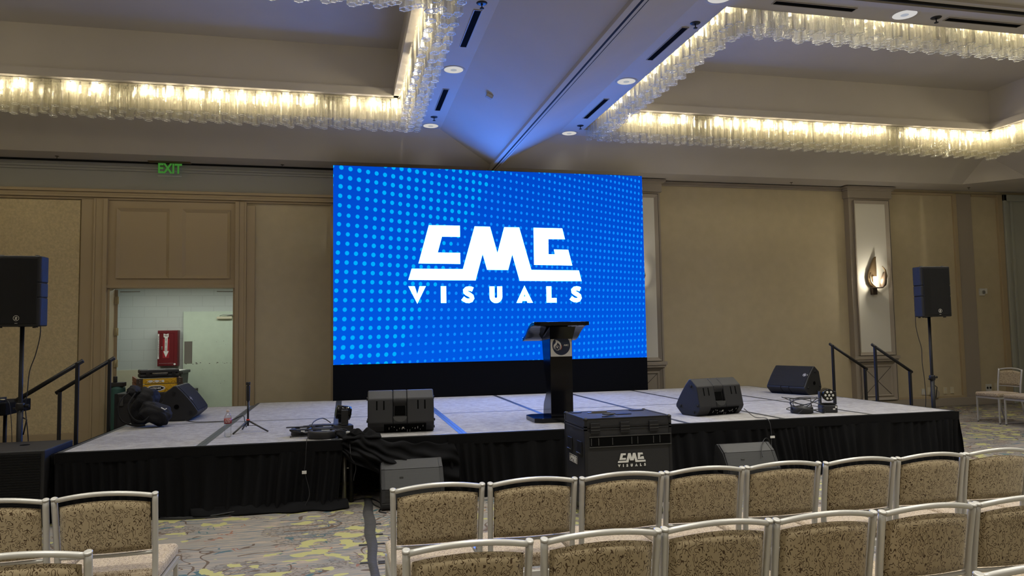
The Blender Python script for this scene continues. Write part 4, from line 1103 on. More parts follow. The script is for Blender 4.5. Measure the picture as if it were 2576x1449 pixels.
for y in (6.08, 6.35):
    hh = build('side_handle', MB().box(x0-.01,x0-.002,y-.06,y+.06,z1-.33,z1-.20), M['blackmetal'], t, .003)
    build('handle_bar', MB().tube([(x0-.014,y-.045,z1-.31),(x0-.02,y-.045,z1-.30),(x0-.02,y+.045,z1-.30),(x0-.014,y+.045,z1-.31)], .005, 6), M['greymetal'], hh, keep=root_loc(t))
m_ = MB()                                    # row of shipping pictograms on the left side
for k in range(5):
    yy = 6.36-.045*k
    for q in ((yy-.02,yy+.02,.438,.441),(yy-.02,yy+.02,.500,.503),(yy-.02,yy-.017,.44,.50),(yy+.017,yy+.02,.44,.50)): m_.box(x0-.0045,x0-.003,q[0],q[1],q[2],q[3])
    if k == 4: m_.add([(x0-.0045,yy,.495),(x0-.0045,yy-.012,.478),(x0-.0045,yy+.012,.478)], [(0,1,2)]); m_.box(x0-.0045,x0-.003,yy-.003,yy+.003,.445,.48)
    elif k == 3: [m_.box(x0-.0045,x0-.003,yy-.011+.008*i,yy-.008+.008*i,.448,.492) for i in range(3)]
    elif k == 2: m_.box(x0-.0045,x0-.003,yy-.010,yy+.010,.465,.490); m_.box(x0-.0045,x0-.003,yy-.002,yy+.002,.448,.465)
    elif k == 1: m_.box(x0-.0045,x0-.003,yy-.011,yy+.011,.470,.490); m_.box(x0-.0045,x0-.003,yy-.008,yy+.004,.447,.455)
    else: m_.add([(x0-.0045,yy-.012,.452),(x0-.0045,yy+.012,.452),(x0-.0045,yy+.008,.475),(x0-.0045,yy,.490),(x0-.0045,yy-.008,.475)], [(0,1,2,3,4)])
build('shipping_symbols', m_, M['white'], t)
mb = MB(); s = .092; cmg(s, 2.40, 0, .435, y0-.0075, y0-.006, mb); build('logo', mb, M['white'], t)
visuals(s, 2.40, .431, y0-.0075, y0-.006, t)
for x in (2.08,2.68):
    for y in (6.03,6.44):
        c = build('castor', MB().box(x-.02,x+.02,y-.02,y+.02,.08,.112), M['steel'], t)
        build('wheel', MB().cyl((x-.015,y,.045),(x+.015,y,.045), .045, 18), M['blackmetal'], c, keep=root_loc(t))
m_ = MB(); m_.box(2.20,2.34,6.36,6.39,z1+.003,z1+.018); m_.box(2.16,2.38,6.355,6.395,z1+.002,z1+.006); build('lid_plate', m_, M['steel'], t)
for (a,b,c,d) in ((2.03,2.12,6.42,6.49),(2.36,2.50,6.16,6.25),(2.60,2.72,6.40,6.49)): build('corner_plate', MB().box(a,b,c,d,z1+.003,z1+.006), M['blackmetal'], t)
pts = []
for k in range(40):
    a = k*.55; pts.append((2.24+.055*math.cos(a)+.0008*k, 6.07+.035*math.sin(a*1.1)+.0004*k, z1+.014+.010*abs(math.sin(a*.5))))
cable('power_cable', 'small bundle of black cable on top of the flight case', [(2.16,5.99,z1+.01)]+pts+[(2.33,6.13,z1+.014)], .0045, n=3)

# ------------------------------------------------------------------ small stage items
def moving_head(label, x, y, yaw_, tilt, group='small moving head lights on the stage', front=True):
    t = thing('moving_head_light', label, 'stage light', (x, y, SG+.002), group)
    build('base', MB().prism_xy([(-.075,-.09),(.075,-.09),(.09,-.07),(.09,.07),(.075,.09),(-.075,.09),(-.09,.07),(-.09,-.07)], 0, .085), M['blackplastic'], t, .008, local=True)
    build('display_plate', MB().box(.03,.055,-.094,-.088,.035,.05).box(.055,.075,-.094,-.088,.055,.075), M['white'], t, local=True)
    yk = build('yoke', MB().box(-.095,-.075,-.035,.035,.10,.24).box(.075,.095,-.035,.035,.10,.24).box(-.095,.095,-.035,.035,.088,.105), M['blackplastic'], t, .006, local=True)
    h = thing('head', None, None, (0,0,.205)); h.parent = t
    build('shell', MB().tube([(0,.075,0),(0,.065,0),(0,-.05,0),(0,-.07,0)], [.045,.068,.072,.068], 24), M['gloss'], h, local=True)
    m_ = MB(); r_ = .018
    for k in range(7):
        a = 2*PI*k/6; cx_, cz_ = (0,0) if k == 6 else (.042*math.cos(a), .042*math.sin(a))
        m_.cyl((cx_,-.071,cz_),(cx_,-.078,cz_), r_*.85, 12, 0, r_*.6)
    build('lens_cluster', m_, M['glowlens'], h, local=True)
    h.rotation_euler = (tilt, 0, 0)
    t.rotation_euler = (0,0,yaw_)
    return t
moving_head('small black moving head light with seven lenses at the right front of the stage', 5.52, 7.56, math.radians(-18), math.radians(5))
moving_head('small black moving head light seen from behind beside the coiled cables', -.015, 7.62, math.radians(100), math.radians(10))
def par(label, x, y, rr=.125, yoke=True, tiltz=0):
    t = thing('par_light', label, 'stage light', (x, y, SG+.002), 'flat round black par lights')
    m_ = MB().lathe((x,y,SG+.002), [(rr*.92,0),(rr,.008),(rr,.06),(rr*.96,.072),(rr*.7,.074),(rr*.66,.066),(0,.066)], 32); build('housing', m_, M['blackplastic'], t)
    if yoke:
        build('bracket', MB().tube([(x-rr-.005,y,SG+.04),(x-rr-.012,y+.02,SG+.17),(x+rr+.012,y+.02,SG+.165),(x+rr+.005,y,SG+.04)], .006, 6), M['blackmetal'], t)
    else:
        build('bracket', MB().box(x-rr*1.5,x+rr*1.3,y+.03,y+.075,SG+.074,SG+.082), M['blackmetal'], t, .003)
    build('rating_label', MB().box(x-.01,x+.07,y-.05,y-.03,SG+.0765,SG+.0775), M['white'], t)
    return t
par('flat round par light with raised bracket wrapped in cable, right front of the stage', 5.19, 7.58)
coil = []
for k in range(46):
    a = k*.49; R_ = .15+.05*math.sin(k*.9); coil.append((5.21+R_*math.cos(a)*1.05, 7.55+.13*math.sin(a*.93), SG+.10+.075*math.sin(a*.61+1)))
cable('cable_loop', 'tangled black cable looped over the right par light', [(5.05,7.45,SG+.01)]+coil+[(5.33,7.46,SG+.02),(5.42,7.48,SG+.006),(5.46,7.51,SG+.03)], .0048, n=3)
par('flat round par light at the front stage edge, nearest the hanging cable', -.21, 7.35, .14, False)
par('flat round par light lying behind the one at the stage edge', -.20, 7.66, .14, False)
par('flat round par light at the left of the cable pile', -.42, 7.60, .10, False)
t = thing('power_strip', 'black box with thin legs lying behind the left par lights', 'power strip', (-.17, 8.0, SG))
build('case', MB().box(-.37,-.02,7.95,8.05,SG+.003,SG+.055), M['blackplastic'], t, .012)
build('marking', MB().box(-.15,-.06,7.948,7.951,SG+.02,SG+.035), M['white'], t)
pile = [(-.52,7.45,SG+.01)]
for k in range(26): a = k*.7; pile.append((-.43+.09*math.cos(a), 7.50+.07*math.sin(a*1.13), SG+.012+.05*abs(math.sin(a*.5))+.0008*k))
cable('cable_loop', 'coil of black cable with pale tags at the left of the light pile', pile+[(-.33,7.52,SG+.09),(-.30,7.62,SG+.13),(-.22,7.80,SG+.14),(-.14,7.8,SG+.09)], .005, n=3)
pile = []
for k in range(24): a = k*.8; pile.append((-.03+.06*math.cos(a), 7.33+.05*math.sin(a*1.2), SG+.012+.06*abs(math.sin(a*.45))))
cable('cable_loop', 'small coil of black cable beside the folded drape at the stage edge', pile, .005, n=3)
for i, (x, y) in enumerate(((-.36,7.42),(-.40,7.47),(.03,7.27),(.045,7.20))):
    tag(build('cable_tag', MB().box(x-.018,x+.018,y-.008,y+.008,SG+.045-.03*(i == 3),SG+.062-.03*(i == 3)), M['white'], bevel=.002), ['pale cable tag on the left coil, lower one','pale cable tag on the left coil, upper one','pale cable tag on the coil by the folded drape','pale connector hanging just over the stage edge'][i], 'tag')
cable('hanging_cable', 'thin cable hanging down the left skirt with a pale tag', [(-.33,7.30,SG+.03),(-.345,7.15,SG+.02),(-.35,7.10,.55),(-.355,7.09,.42),(-.36,7.08,.34),(-.325,7.06,.2),(-.32,7.04,.12),(-.36,7.02,.04)], .0035)
tag(build('cable_tag', MB().box(-.385,-.345,7.068,7.080,.325,.352), M['white']), 'pale tag halfway down the cable on the left skirt', 'tag')
cable('hanging_cable', 'black cable with a plug hanging over the gap in the skirt', [(.045,7.18,.60),(.05,7.08,.53),(.06,7.05,.45),(.095,7.05,.40),(.10,7.05,.34),(.085,7.05,.28),(.08,7.05,.24)], .0045)
cable('hanging_cable', 'thin cable hanging from the right wedge monitor over the skirt', [(4.40,7.50,.70),(4.44,7.35,SG+.01),(4.46,7.13,SG+.01),(4.455,7.06,.50),(4.44,7.04,.40),(4.41,7.0,.33),(4.35,6.95,.43),(4.25,6.86,.455),(4.16,6.78,.39),(4.12,6.70,.30)], .004)
tag(build('cable_tag', MB().box(4.425,4.475,7.028,7.040,.43,.452), M['white']), 'pale tag on the cable hanging from the right wedge monitor', 'tag')
cable('floor_cable', 'black cable crossing the carpet to the floor monitor behind the gaffer tape', [(-.05,7.3,.006),(.10,7.32,.006),(.22,7.36,.006),(.30,7.22,.006),(.36,6.98,.006),(.42,6.85,.006)], .006)
cable('floor_cable', 'second black cable curling beside the floor monitor', [(.24,7.25,.006),(.27,7.05,.006),(.32,6.90,.006),(.30,6.78,.006),(.36,6.70,.006)], .006)
cable('floor_cable', 'run of black cables on the carpet along the left skirt hem', [(-1.78,7.20,.008),(-1.5,7.06,.008),(-1.2,7.03,.008),(-.95,7.04,.03),(-.8,7.08,.02)], .009)
cable('floor_cable', 'thin black cable in front of the cable run at the left skirt', [(-1.80,7.12,.006),(-1.45,7.01,.006),(-1.15,6.99,.006),(-.9,7.03,.006)], .006)
cable('stage_cable', 'black cable running over the stage from the left wedge to the bottle', [(-1.83,9.28,SG+.02),(-1.70,9.2,SG+.006),(-1.5,9.16,SG+.006),(-1.3,9.1,SG+.02),(-1.2,9.05,SG+.06),(-1.13,8.9,SG+.085),(-1.09,8.7,SG+.03),(-1.05,8.5,SG+.006)], .005)
# selfie camera on mini tripod
t = thing('camera_tripod', 'small action camera on a mini tripod with red collar', 'camera tripod', (-.98, 8.10, SG))
x, y = -.985, 8.10
build('center_pole', MB().cyl((x,y,SG+.06),(x,y,SG+.32), .0105, 12), M['blackmetal'], t)
build('grip', MB().cyl((x,y,SG+.32),(x,y,SG+.475), .018, 14, 0, .019), M['blackplastic'], t, .003)
build('camera_head', MB().box(x-.020,x+.020,y-.018,y+.018,SG+.483,SG+.515).cyl((x+.004,y-.018,SG+.50),(x+.004,y-.030,SG+.50), .012, 14).cyl((x,y,SG+.47),(x,y,SG+.485), .010, 10), M['blackplastic'], t, .004)
build('red_collar', MB().cyl((x,y,SG+.118),(x,y,SG+.130), .018, 16), M['redring'], t)
build('hub', MB().cyl((x,y,SG+.098),(x,y,SG+.118), .017, 12), M['blackmetal'], t)
for k, (dx, dy) in enumerate(((-.12,-.19),(.21,-.10),(-.08,.20))):
    l = build('leg', MB().tube([(x+dx*.08,y+dy*.08,SG+.108),(x+dx,y+dy,SG+.007)], [.010,.0085], 8), M['greymetal'], t)
    build('brace', MB().tube([(x,y,SG+.062),(x+dx*.45,y+dy*.45,SG+.066)], .0025, 6), M['greymetal'], l, keep=root_loc(t))
# water bottle
t = thing('water_bottle', 'clear water bottle with red and white label on the stage edge', 'bottle', (-1.13, 7.74, SG))
c = (-1.13,7.74,SG+.001)
build('body', MB().lathe(c, [(.018,.004),(.028,0),(.034,.008),(.035,.04),(.032,.07),(.035,.10),(.036,.13),(.036,.185),(.032,.205),(.018,.23),(.0135,.238),(.0135,.248)], 24), M['clear'], t)
build('label_band', MB().lathe(c, [(.0365,.132),(.0365,.182)], 28), mat('bottle_label_red', (.30,.015,.02), .4), t)
build('cap', MB().lathe(c, [(.015,.242),(.0155,.244),(.0155,.262),(.014,.264),(0,.264)], 20), mat('pale_pink_cap', (.62,.50,.44), .5), t)
m_ = MB()
for k in range(3):
    for j in range(5):
        a = -PI/2-.75+.32*j+.1*k; z = SG+.146+.013*k; w_ = .10+.05*((j+k) % 2)
        m_.add([(c[0]+.0370*math.cos(q), c[1]+.0370*math.sin(q), zz_) for q, zz_ in ((a,z),(a+w_*1.6,z),(a+w_*1.6,z+.007),(a,z+.007))], [(0,1,2,3)])
build('label_print', m_, M['white'], t)

# backpack: lumpy bag
def blob(name, loc, scale, m, parent=None, seed=0, amp=.12, sq=2.6, sub=3):
    bm = bmesh.new(); bmesh.ops.create_icosphere(bm, subdivisions=sub+1, radius=1)
    rd = random.Random(seed); ph = [rd.uniform(0,6) for _ in range(9)]
    for v in bm.verts:
        p = v.co; q = Vector([math.copysign(abs(c)**(2/sq), c) for c in p])
        nz = math.sin(p.x*4+ph[0])*math.sin(p.y*5+ph[1])+math.sin(p.z*6+ph[2])*math.cos(p.x*7+ph[3])*.6+math.sin((p.y+p.z)*11+ph[4])*.35
        q *= 1+amp*nz*.5; v.co = Vector((q.x*scale[0], q.y*scale[1], q.z*scale[2]))
    me = bpy.data.meshes.new(name); bm.to_mesh(me); bm.free(); me.materials.append(m)
    for p in me.polygons: p.use_smooth = True
    o = bpy.data.objects.new(name, me); COL.objects.link(o); o.location = loc
    if parent: o.parent = parent
    return o
t = thing('backpack', 'black backpack slumped at the left stage edge by the rail', 'backpack', (-2.16, 8.95, SG+.028))
b = blob('main_bag', (-.05,.05,.20), (.12,.14,.21), M['bag'], t, 3, .20); b.rotation_euler = (0,.35,0)
b = blob('front_pocket', (.10,-.05,.125), (.17,.12,.115), M['bag'], t, 5, .2); b.rotation_euler = (0,.45,.2)
b = blob('top_pocket', (-.14,.02,.37), (.07,.09,.06), M['bag'], t, 8, .15); b.rotation_euler = (0,.7,0)
build('shoulder_strap', MB().tube(smooth_path([(-.16,-.05,.38),(-.24,-.10,.30),(-.27,-.12,.18),(-.22,-.14,.06),(-.10,-.16,.012),(.02,-.17,.01)],6), .016, 8, ry=.4), M['bag'], t, local=True)
build('shoulder_strap', MB().tube(smooth_path([(-.10,-.10,.36),(-.16,-.16,.22),(-.10,-.19,.09),(.0,-.20,.05),(.06,-.16,.10)],6), .015, 8, ry=.4), M['bag'], t, local=True)
build('emblem', MB().tube([(.18,-.165,.195),(.22,-.165,.17),(.235,-.16,.185)], .006, 6), M['white'], t, local=True)
# second bag with red cloth
t = thing('shoulder_bag', 'black bag with grey strap between the backpack and the left wedge', 'bag', (-2.08, 10.1, SG))
b = blob('bag_body', (0,0,.11), (.22,.14,.11), M['bag'], t, 11, .12)
build('strap', MB().tube(smooth_path([(-.18,-.10,.10),(-.10,-.14,.18),(.02,-.15,.20),(.10,-.15,.14)],6), .014, 8, ry=.4), M['greycloth'], t, local=True)
tag(blob('folded_cloth', (-2.06,10.05,SG+.245), (.15,.08,.045), M['orangecloth'], None, 14, .2), 'orange red cloth heaped on the black bag', 'cloth')
tag(blob('folded_garment', (-1.97,10.12,SG+.27), (.13,.07,.055), M['greycloth'], None, 17, .2), 'grey patterned garment behind the orange cloth', 'garment')

# ------------------------------------------------------------------ case, ladders and boxes behind the stage
t = thing('road_trunk', 'black road trunk behind the stage carrying the yellow step ladders', 'road case', (-2.75, 11.75, 0))
build('body', MB().box(-3.16,-2.22,11.34,12.2,.10,.72), M['blackplastic'], t, .01)
build('lid', MB().box(-3.16,-2.22,11.34,12.2,.73,.83), M['blackplastic'], t, .01)
build('edging', MB().box(-3.165,-2.215,11.335,11.35,.70,.74).box(-3.165,-3.13,11.333,11.35,.1,.83).box(-2.25,-2.215,11.333,11.35,.1,.83), M['blackmetal'], t)
build('latch', MB().box(-3.10,-3.05,11.325,11.337,.66,.78), M['greymetal'], t); build('latch', MB().box(-2.40,-2.35,11.325,11.337,.66,.78), M['greymetal'], t)
for x in (-3.05,-2.33):
    for y in (11.45,12.1): build('castor', MB().cyl((x-.02,y,.05),(x+.02,y,.05), .05, 14).box(x-.03,x+.03,y-.03,y+.03,.085,.102), M['blackmetal'], t)
# ladder local frame: u = across the front (towards image right), v = along the ladder
O = Vector((-2.88, 11.34, .832)); U = Vector((.93,.30,0)).normalized(); Vv = Vector((-.30,.93,0)).normalized()
def L3(u_, v_, z): p = O+U*u_+Vv*v_; return (p.x, p.y, O.z+z)
def lbox(mb, u0, u1, v0, v1, z0, z1):
    v = [L3(u0,v0,z0),L3(u1,v0,z0),L3(u1,v1,z0),L3(u0,v1,z0),L3(u0,v0,z1),L3(u1,v0,z1),L3(u1,v1,z1),L3(u0,v1,z1)]
    mb.add(v, [(0,3,2,1),(4,5,6,7),(0,1,5,4),(1,2,6,5),(2,3,7,6),(3,0,4,7)]); return mb
def ladder(zb, h, wid, lab, logo, L_=1.02):
    t = thing('step_ladder', lab, 'ladder', tuple(O+Vector((0,0,zb))), 'folded yellow step ladders')
    build('side_rail', lbox(MB(), 0, .025, 0, L_, zb, zb+h), M['orange'], t); build('side_rail', lbox(MB(), wid-.025, wid, 0, L_, zb, zb+h), M['orange'], t)
    for k in range(3): build('step', lbox(MB(), .025, wid-.025, .25+.3*k, .33+.3*k, zb+h*.3, zb+h*.5), M['steel'], t)
    m_ = lbox(MB(), .075, wid-.075, -.02, .0, zb, zb+h)
    for k in range(5):
        u0 = .10+k*.085
        if logo and .13 < u0 < .33: continue
        a = L3(u0,-.022,zb+.01); b_ = L3(u0+.06,-.022,zb+h-.01); m_.tube([a,b_], .004, 4); m_.tube([L3(u0+.06,-.022,zb+.01), L3(u0,-.022,zb+h-.01)], .004, 4)
    yb = build('end_plate', m_, M['yellow'], t)
    for (a,b_) in ((-.005,.075),(wid-.075,wid+.005)): 
        cb = build('corner_block', lbox(MB(), a, b_, -.03, .04, zb-.008, zb+h+.004), M['darkbronze'], t)
        m2 = MB()
        for zz_ in (.3,.7): p = L3((a+b_)/2,-.031,zb+h*zz_); q = L3((a+b_)/2,-.036,zb+h*zz_); m2.cyl(p, q, .006, 8)
        build('rivet', m2, M['steel'], cb, keep=root_loc(t))
    ang = math.atan2(U.y, U.x)
    if logo:
        m2 = MB(); ctr = (.24, zb+h/2)
        m2.add([L3(ctr[0]+.125*math.cos(2*PI*k/28), -.0225, ctr[1]+.043*math.sin(2*PI*k/28)) for k in range(28)], [tuple(range(28))]); build('badge', m2, M['white'], yb, keep=root_loc(t))
        m2 = MB(); m2.add([L3(ctr[0]+q[0], -.0232, ctr[1]+q[1]) for q in ((-.115,0),(-.06,-.027),(.06,-.027),(.115,0),(.06,.027),(-.06,.027))], [tuple(range(6))]); build('badge_diamond', m2, M['black'], yb, keep=root_loc(t))
        text_mesh('badge_letters', 'WERNER', .036, M['white'], t, L3(ctr[0],-.0238,ctr[1]), rot=(PI/2,0,ang), ext=.0003, bold=.001)
    else:
        build('badge', lbox(MB(), .13, .35, -.0215, -.019, zb+.015, zb+h-.02), M['white'], yb, keep=root_loc(t))
    return t
ladder(0, .115, .60, 'lower folded yellow step ladder with an oval badge, lying on the road trunk', True)
ladder(.125, .07, .59, 'upper thinner yellow step ladder lying on the lower one', False)
t = thing('hard_case', 'black plastic hard case with a metal handle on top of the ladders', 'hard case', tuple(L3(.32,.35,.20)))
zb = .202
build('shell', lbox(MB(), .04, .56, .08, .46, zb, zb+.055), M['blackplastic'], t, .014); build('lid', lbox(MB(), .04, .56, .08, .46, zb+.058, zb+.118), M['blackplastic'], t, .018)
build('handle', MB().tube([L3(.20,.078,zb+.05),L3(.205,.045,zb+.065),L3(.40,.045,zb+.065),L3(.405,.078,zb+.05)], .008, 8), M['steel'], t)
build('label_strip', lbox(MB(), .15, .38, .15, .2, zb+.1185, zb+.1195), M['white'], t)
for k in (.12,.46): build('latch', lbox(MB(), k, k+.05, .072, .082, zb+.03, zb+.085), M['blackmetal'], t)
t = thing('green_bin', 'dark teal container with black cap left of the road trunk', 'container', (-3.29, 11.95, 0))
build('body', MB().lathe((-3.29,11.95,.0), [(.09,0),(.10,.02),(.10,.86),(.09,.90)], 20), M['teal'], t)
build('cap', MB().box(-3.38,-3.20,11.86,12.04,.90,.96).cyl((-3.33,11.95,.96),(-3.33,11.95,1.05), .03, 10), M['blackplastic'], t, .006)

# ------------------------------------------------------------------ service corridor beyond the doorway
CY = 14.6
struct('wall_corridor_back', MB().box(-7, 1.5, CY, CY+.2, 0, 3.4), M['block'], 'pale painted block wall of the service corridor')
struct('wall_corridor_left', MB().box(-7.2, -7, YW+.2, CY+.2, 0, 3.4), M['block']); struct('wall_corridor_right', MB().box(1.5, 1.7, YW+.2, CY+.2, 0, 3.4), M['block'])
struct('wall_corridor_front', MB().box(-7, DX0-.06, YW+.201, YW+.26, 0, 2.62).box(DX1+.06, 1.5, YW+.201, YW+.26, 0, 2.62).box(-7, 1.5, YW+.201, YW+.26, DZ+.02, 2.62), M['block'])
struct('ceiling_corridor', MB().box(-7, 1.5, YW+.2, CY, 2.60, 2.66), M['block'])
struct('floor_corridor', MB().box(-7, 1.5, YW+.21, CY, .0, .004), M['floorhall'])
struct('trim_20', MB().box(-7, -2.95, CY-.02, CY, 0, 1.04), M['wainscot'], 'cream lower band of the corridor wall')
t = thing('corridor_light', 'long ceiling light of the service corridor', 'ceiling light', (-2.6, 13.5, 2.6))
build('tube', MB().box(-4.2,-1.0,13.42,13.58,2.57,2.597), M['tubeglow'], t)
light('corridor_lamp', 'AREA', (-2.6, 13.5, 2.56), 21, (.93,1.0,.92), 3.0, size_y=.25)
# door frame (left hinged leaf opened into the corridor)
struct('trim_21', MB().box(DX0-.0,DX0+.035,YW-.02,YW+.24,0,DZ).box(DX1-.035,DX1,YW-.02,YW+.24,0,DZ).box(DX0,DX1,YW-.02,YW+.24,DZ-.03,DZ), M['brown'], 'tan door jambs')
def leaf(n, hx, ang, lab):
    d = Vector((math.cos(ang), math.sin(ang), 0)); nn = Vector((-d.y, d.x, 0))*.022
    h = Vector((hx, YW+.25, 0)); m_ = MB()
    m_.prism_xy([(h-nn).to_2d()[:], (h+d*.92-nn).to_2d()[:], (h+d*.92+nn).to_2d()[:], (h+nn).to_2d()[:]], .01, DZ-.04)
    o = struct('door_%d' % n, m_, M['brown'], lab)
    for z in (.35,1.22,1.72,2.22):
        hb = build('hinge', MB().box(hx-.03 if n == 1 else hx-.01,hx+.04 if n == 1 else hx+.03,YW+.235,YW+.245,z-.06,z+.06).cyl((hx+(.012 if n == 1 else -.0),YW+.232,z-.06),(hx+(.012 if n == 1 else 0),YW+.232,z+.06), .008, 8), M['brass'], o)
    sgn = 1 if n == 1 else -1
    build('closer_arm', MB().tube([(hx+.04*sgn,YW+.30,DZ-.07),(hx+.30*sgn,YW+.42,DZ-.06),(hx+.12*sgn,YW+.46,DZ-.06)], .008, 6), M['steel'], o)
    return o
leaf(1, DX0+.055, math.radians(106), 'tan door leaf swung back into the corridor, left side of the doorway')
leaf(2, DX1-.045, math.radians(80), 'tan door leaf swung back into the corridor, right side of the doorway')
# white corridor door
dr = struct('door_3', MB().box(-2.92, -1.75, CY-.05, CY-.004, 0, 2.10), M['doorwhite'], 'worn pale green door on the corridor wall', .004)
build('kick_plate', MB().box(-2.895,-2.76,CY-.056,CY-.05,1.14,1.545), M['steel'], dr)
c = build('closer', MB().box(-2.33,-2.06,CY-.11,CY-.05,1.955,2.0), M['offwhite'], dr, .006)
build('closer_arm', MB().tube([(-2.15,CY-.09,2.01),(-1.95,CY-.12,2.04),(-1.82,CY-.06,2.04)], .008, 6).tube([(-2.28,CY-.09,2.01),(-2.22,CY-.09,2.035),(-1.9,CY-.09,2.03)], .006, 6), M['steel'], dr)
m_ = MB()
rdm = random.Random(5)
for k in range(26):
    x = rdm.uniform(-2.88,-2.0); z = 1.13+rdm.uniform(-.012,.012) if k < 14 else rdm.uniform(.7,1.6); w_ = rdm.uniform(.006,.035) if k < 14 else .006
    m_.box(x, x+w_, CY-.0512, CY-.0498, z, z+rdm.uniform(.004,.012))
build('scuff_mark', m_, M['darkbronze'], dr)
build('lock_plate', MB().box(-1.92,-1.86,CY-.056,CY-.05,.98,1.10), M['brass'], dr)
# fire extinguisher cabinet
t = thing('extinguisher_cabinet', 'red fire extinguisher cabinet on the corridor wall', 'fire cabinet', (-3.155, CY, 1.43))
X0, X1, Z0, Z1 = -3.325, -2.985, 1.10, 1.755; yy = CY-.18
build('box', MB().box(X0,X1,yy,CY,Z0,Z1), M['red'], t, .004)
build('door', MB().box(X0+.005,X1-.005,yy-.012,yy,Z0+.01,Z1-.01), M['red'], t, .003)
m_ = MB(); pframe(m_, X0+.03, X1-.06, Z0+.05, Z1-.05, yy-.013, .006, .003); build('door_bead', m_, M['red'], t)
build('red_sticker', MB().box(-3.235,-3.125,yy-.0135,yy-.012,1.25,1.60), M['redlabel'], t)
ar = [(-3.222,1.695),(-3.18,1.683),(-3.138,1.695),(-3.138,1.632),(-3.153,1.622),(-3.158,1.375),(-3.133,1.375),(-3.180,1.262),(-3.225,1.375),(-3.200,1.375),(-3.200,1.622),(-3.222,1.632)]
build('arrow_label', MB().prism_xz(ar[::-1], yy-.0155, yy-.0138), M['white'], t)
text_mesh('arrow_letters', 'FIRE', .040, M['red'], t, (-3.180,yy-.0165,1.656), ext=.0004, bold=.001, sx=.85)
text_mesh('arrow_letters', '\n'.join('EXTINGUISHER'), .026, M['darkbronze'], t, (-3.179,yy-.0165,1.487), ext=.0004, bold=.0008, vertical=True)
build('side_label', MB().box(X0+.006,X0+.030,yy-.0140,yy-.012,1.235,1.690), M['white'], t)
text_mesh('side_letters', 'BREAK GLASS IN EMERGENCY', .027, M['black'], t, (X0+.018,yy-.0148,1.4625), rot=(PI/2,PI/2,0), ext=.0003, sx=1.05)
build('handle', MB().box(X0+.07,X0+.09,yy-.03,yy-.012,1.40,1.46), M['steel'], t, .003)
build('round_sticker', MB().cyl((X1-.045,yy-.0145,1.135),(X1-.045,yy-.012,1.135), .018, 16), M['white'], t)
# bin
t = thing('waste_bin', 'dark grey plastic waste bin below the extinguisher cabinet', 'bin', (-3.1, 14.05, 0))
v = [(-3.30,13.8,0),(-2.84,13.8,0),(-2.84,14.3,0),(-3.30,14.3,0),(-3.38,13.75,1.0),(-2.78,13.75,1.0),(-2.78,14.34,1.0),(-3.38,14.34,1.0)]
build('body', MB().add(v, [(0,3,2,1),(0,1,5,4),(1,2,6,5),(2,3,7,6),(3,0,4,7)]), M['bin'], t, solid=.006)
build('rim', MB().box(-3.41,-2.75,13.72,14.37,.985,1.035), M['bin'], t, .01)
build('liner', MB().box(-3.20,-2.80,13.71,14.30,1.036,1.045), M['white'], t, .004)

# ------------------------------------------------------------------ stage stairs with rails
def stairs(label, xe, dirx, y0, y1, ys, topz, low_x, low_z):
    t = thing('stage_steps', label, 'steps', (xe+dirx*.35, (y0+y1)/2, 0), 'black stage steps with hand rails')
    for k, h in enumerate((.41,.205)):
        a, b_ = sorted((xe+dirx*(.03+.28*k), xe+dirx*(.03+.28*(k+1))))
        build('tread', MB().box(a,b_,y0+.03,y1-.03,h-.03,h), M['blackmetal'], t)
    a, b_ = sorted((xe+dirx*.03, xe+dirx*.59))
    P = [(xe+dirx*.03,0),(xe+dirx*.03,.41),(xe+dirx*.31,.41),(xe+dirx*.31,.205),(xe+dirx*.59,.205),(xe+dirx*.59,0)]
    if dirx > 0: P = P[::-1]
    for y in (y0+.015, y1-.015): build('stringer', MB().prism_xz(P, y-.01, y+.01), M['blackmetal'], t)
    for y in ys:
        r_ = build('handrail', MB().tube([(xe-dirx*.02,y,topz+.012),(low_x+dirx*.04,y,low_z-.012)], .016, 4, ry=1.3), M['blackmetal'], t)
        build('post', MB().box(xe+dirx*.03-.015,xe+dirx*.03+.015,y-.015,y+.015,.02,topz-.01), M['blackmetal'], r_, keep=root_loc(t))
        build('post', MB().box(low_x-.015,low_x+.015,y-.015,y+.015,0,low_z), M['blackmetal'], r_, keep=root_loc(t))
    return t
stairs('black stage steps with two rails at the left end of the stage', -2.51, -1, 7.87, 8.93, (7.90, 8.90), 1.38, -3.03, 1.03)
stairs('black stage steps with two rails at the right end of the stage', 6.965, 1, 8.50, 9.44, (8.53, 9.41), 1.355, 7.53, .985)
# equipment table at the left edge
t = thing('equipment_table', 'black covered table top at the far left edge', 'table', (-4.2, 9.2, 0))
build('top', MB().box(-4.9,-3.53,8.85,9.5,.80,.935), M['skirt'], t, .01)
for x in (-4.8,-3.75):
    for y in (8.95,9.4): build('leg', MB().cyl((x,y,0),(x,y,.80), .02, 10), M['blackmetal'], t)
t = thing('audio_interface', 'small black device with a brass jack on the far left table', 'device', (-3.85,9.0,.935))
build('case', MB().box(-4.1,-3.62,8.9,9.1,.937,.985), M['blackplastic'], t, .004); build('jack_plug', MB().cyl((-3.62,8.93,.965),(-3.57,8.93,.965), .008, 8), M['brass'], t)
build('knob', MB().cyl((-3.75,8.9,.96),(-3.75,8.88,.96), .012, 10), M['steel'], t)
cable('table_cable', 'thin cable hanging from the far left table', [(-3.58,8.93,.96),(-3.50,8.86,.93),(-3.47,8.85,.7),(-3.46,8.85,.4),(-3.47,8.85,.01)], .004)
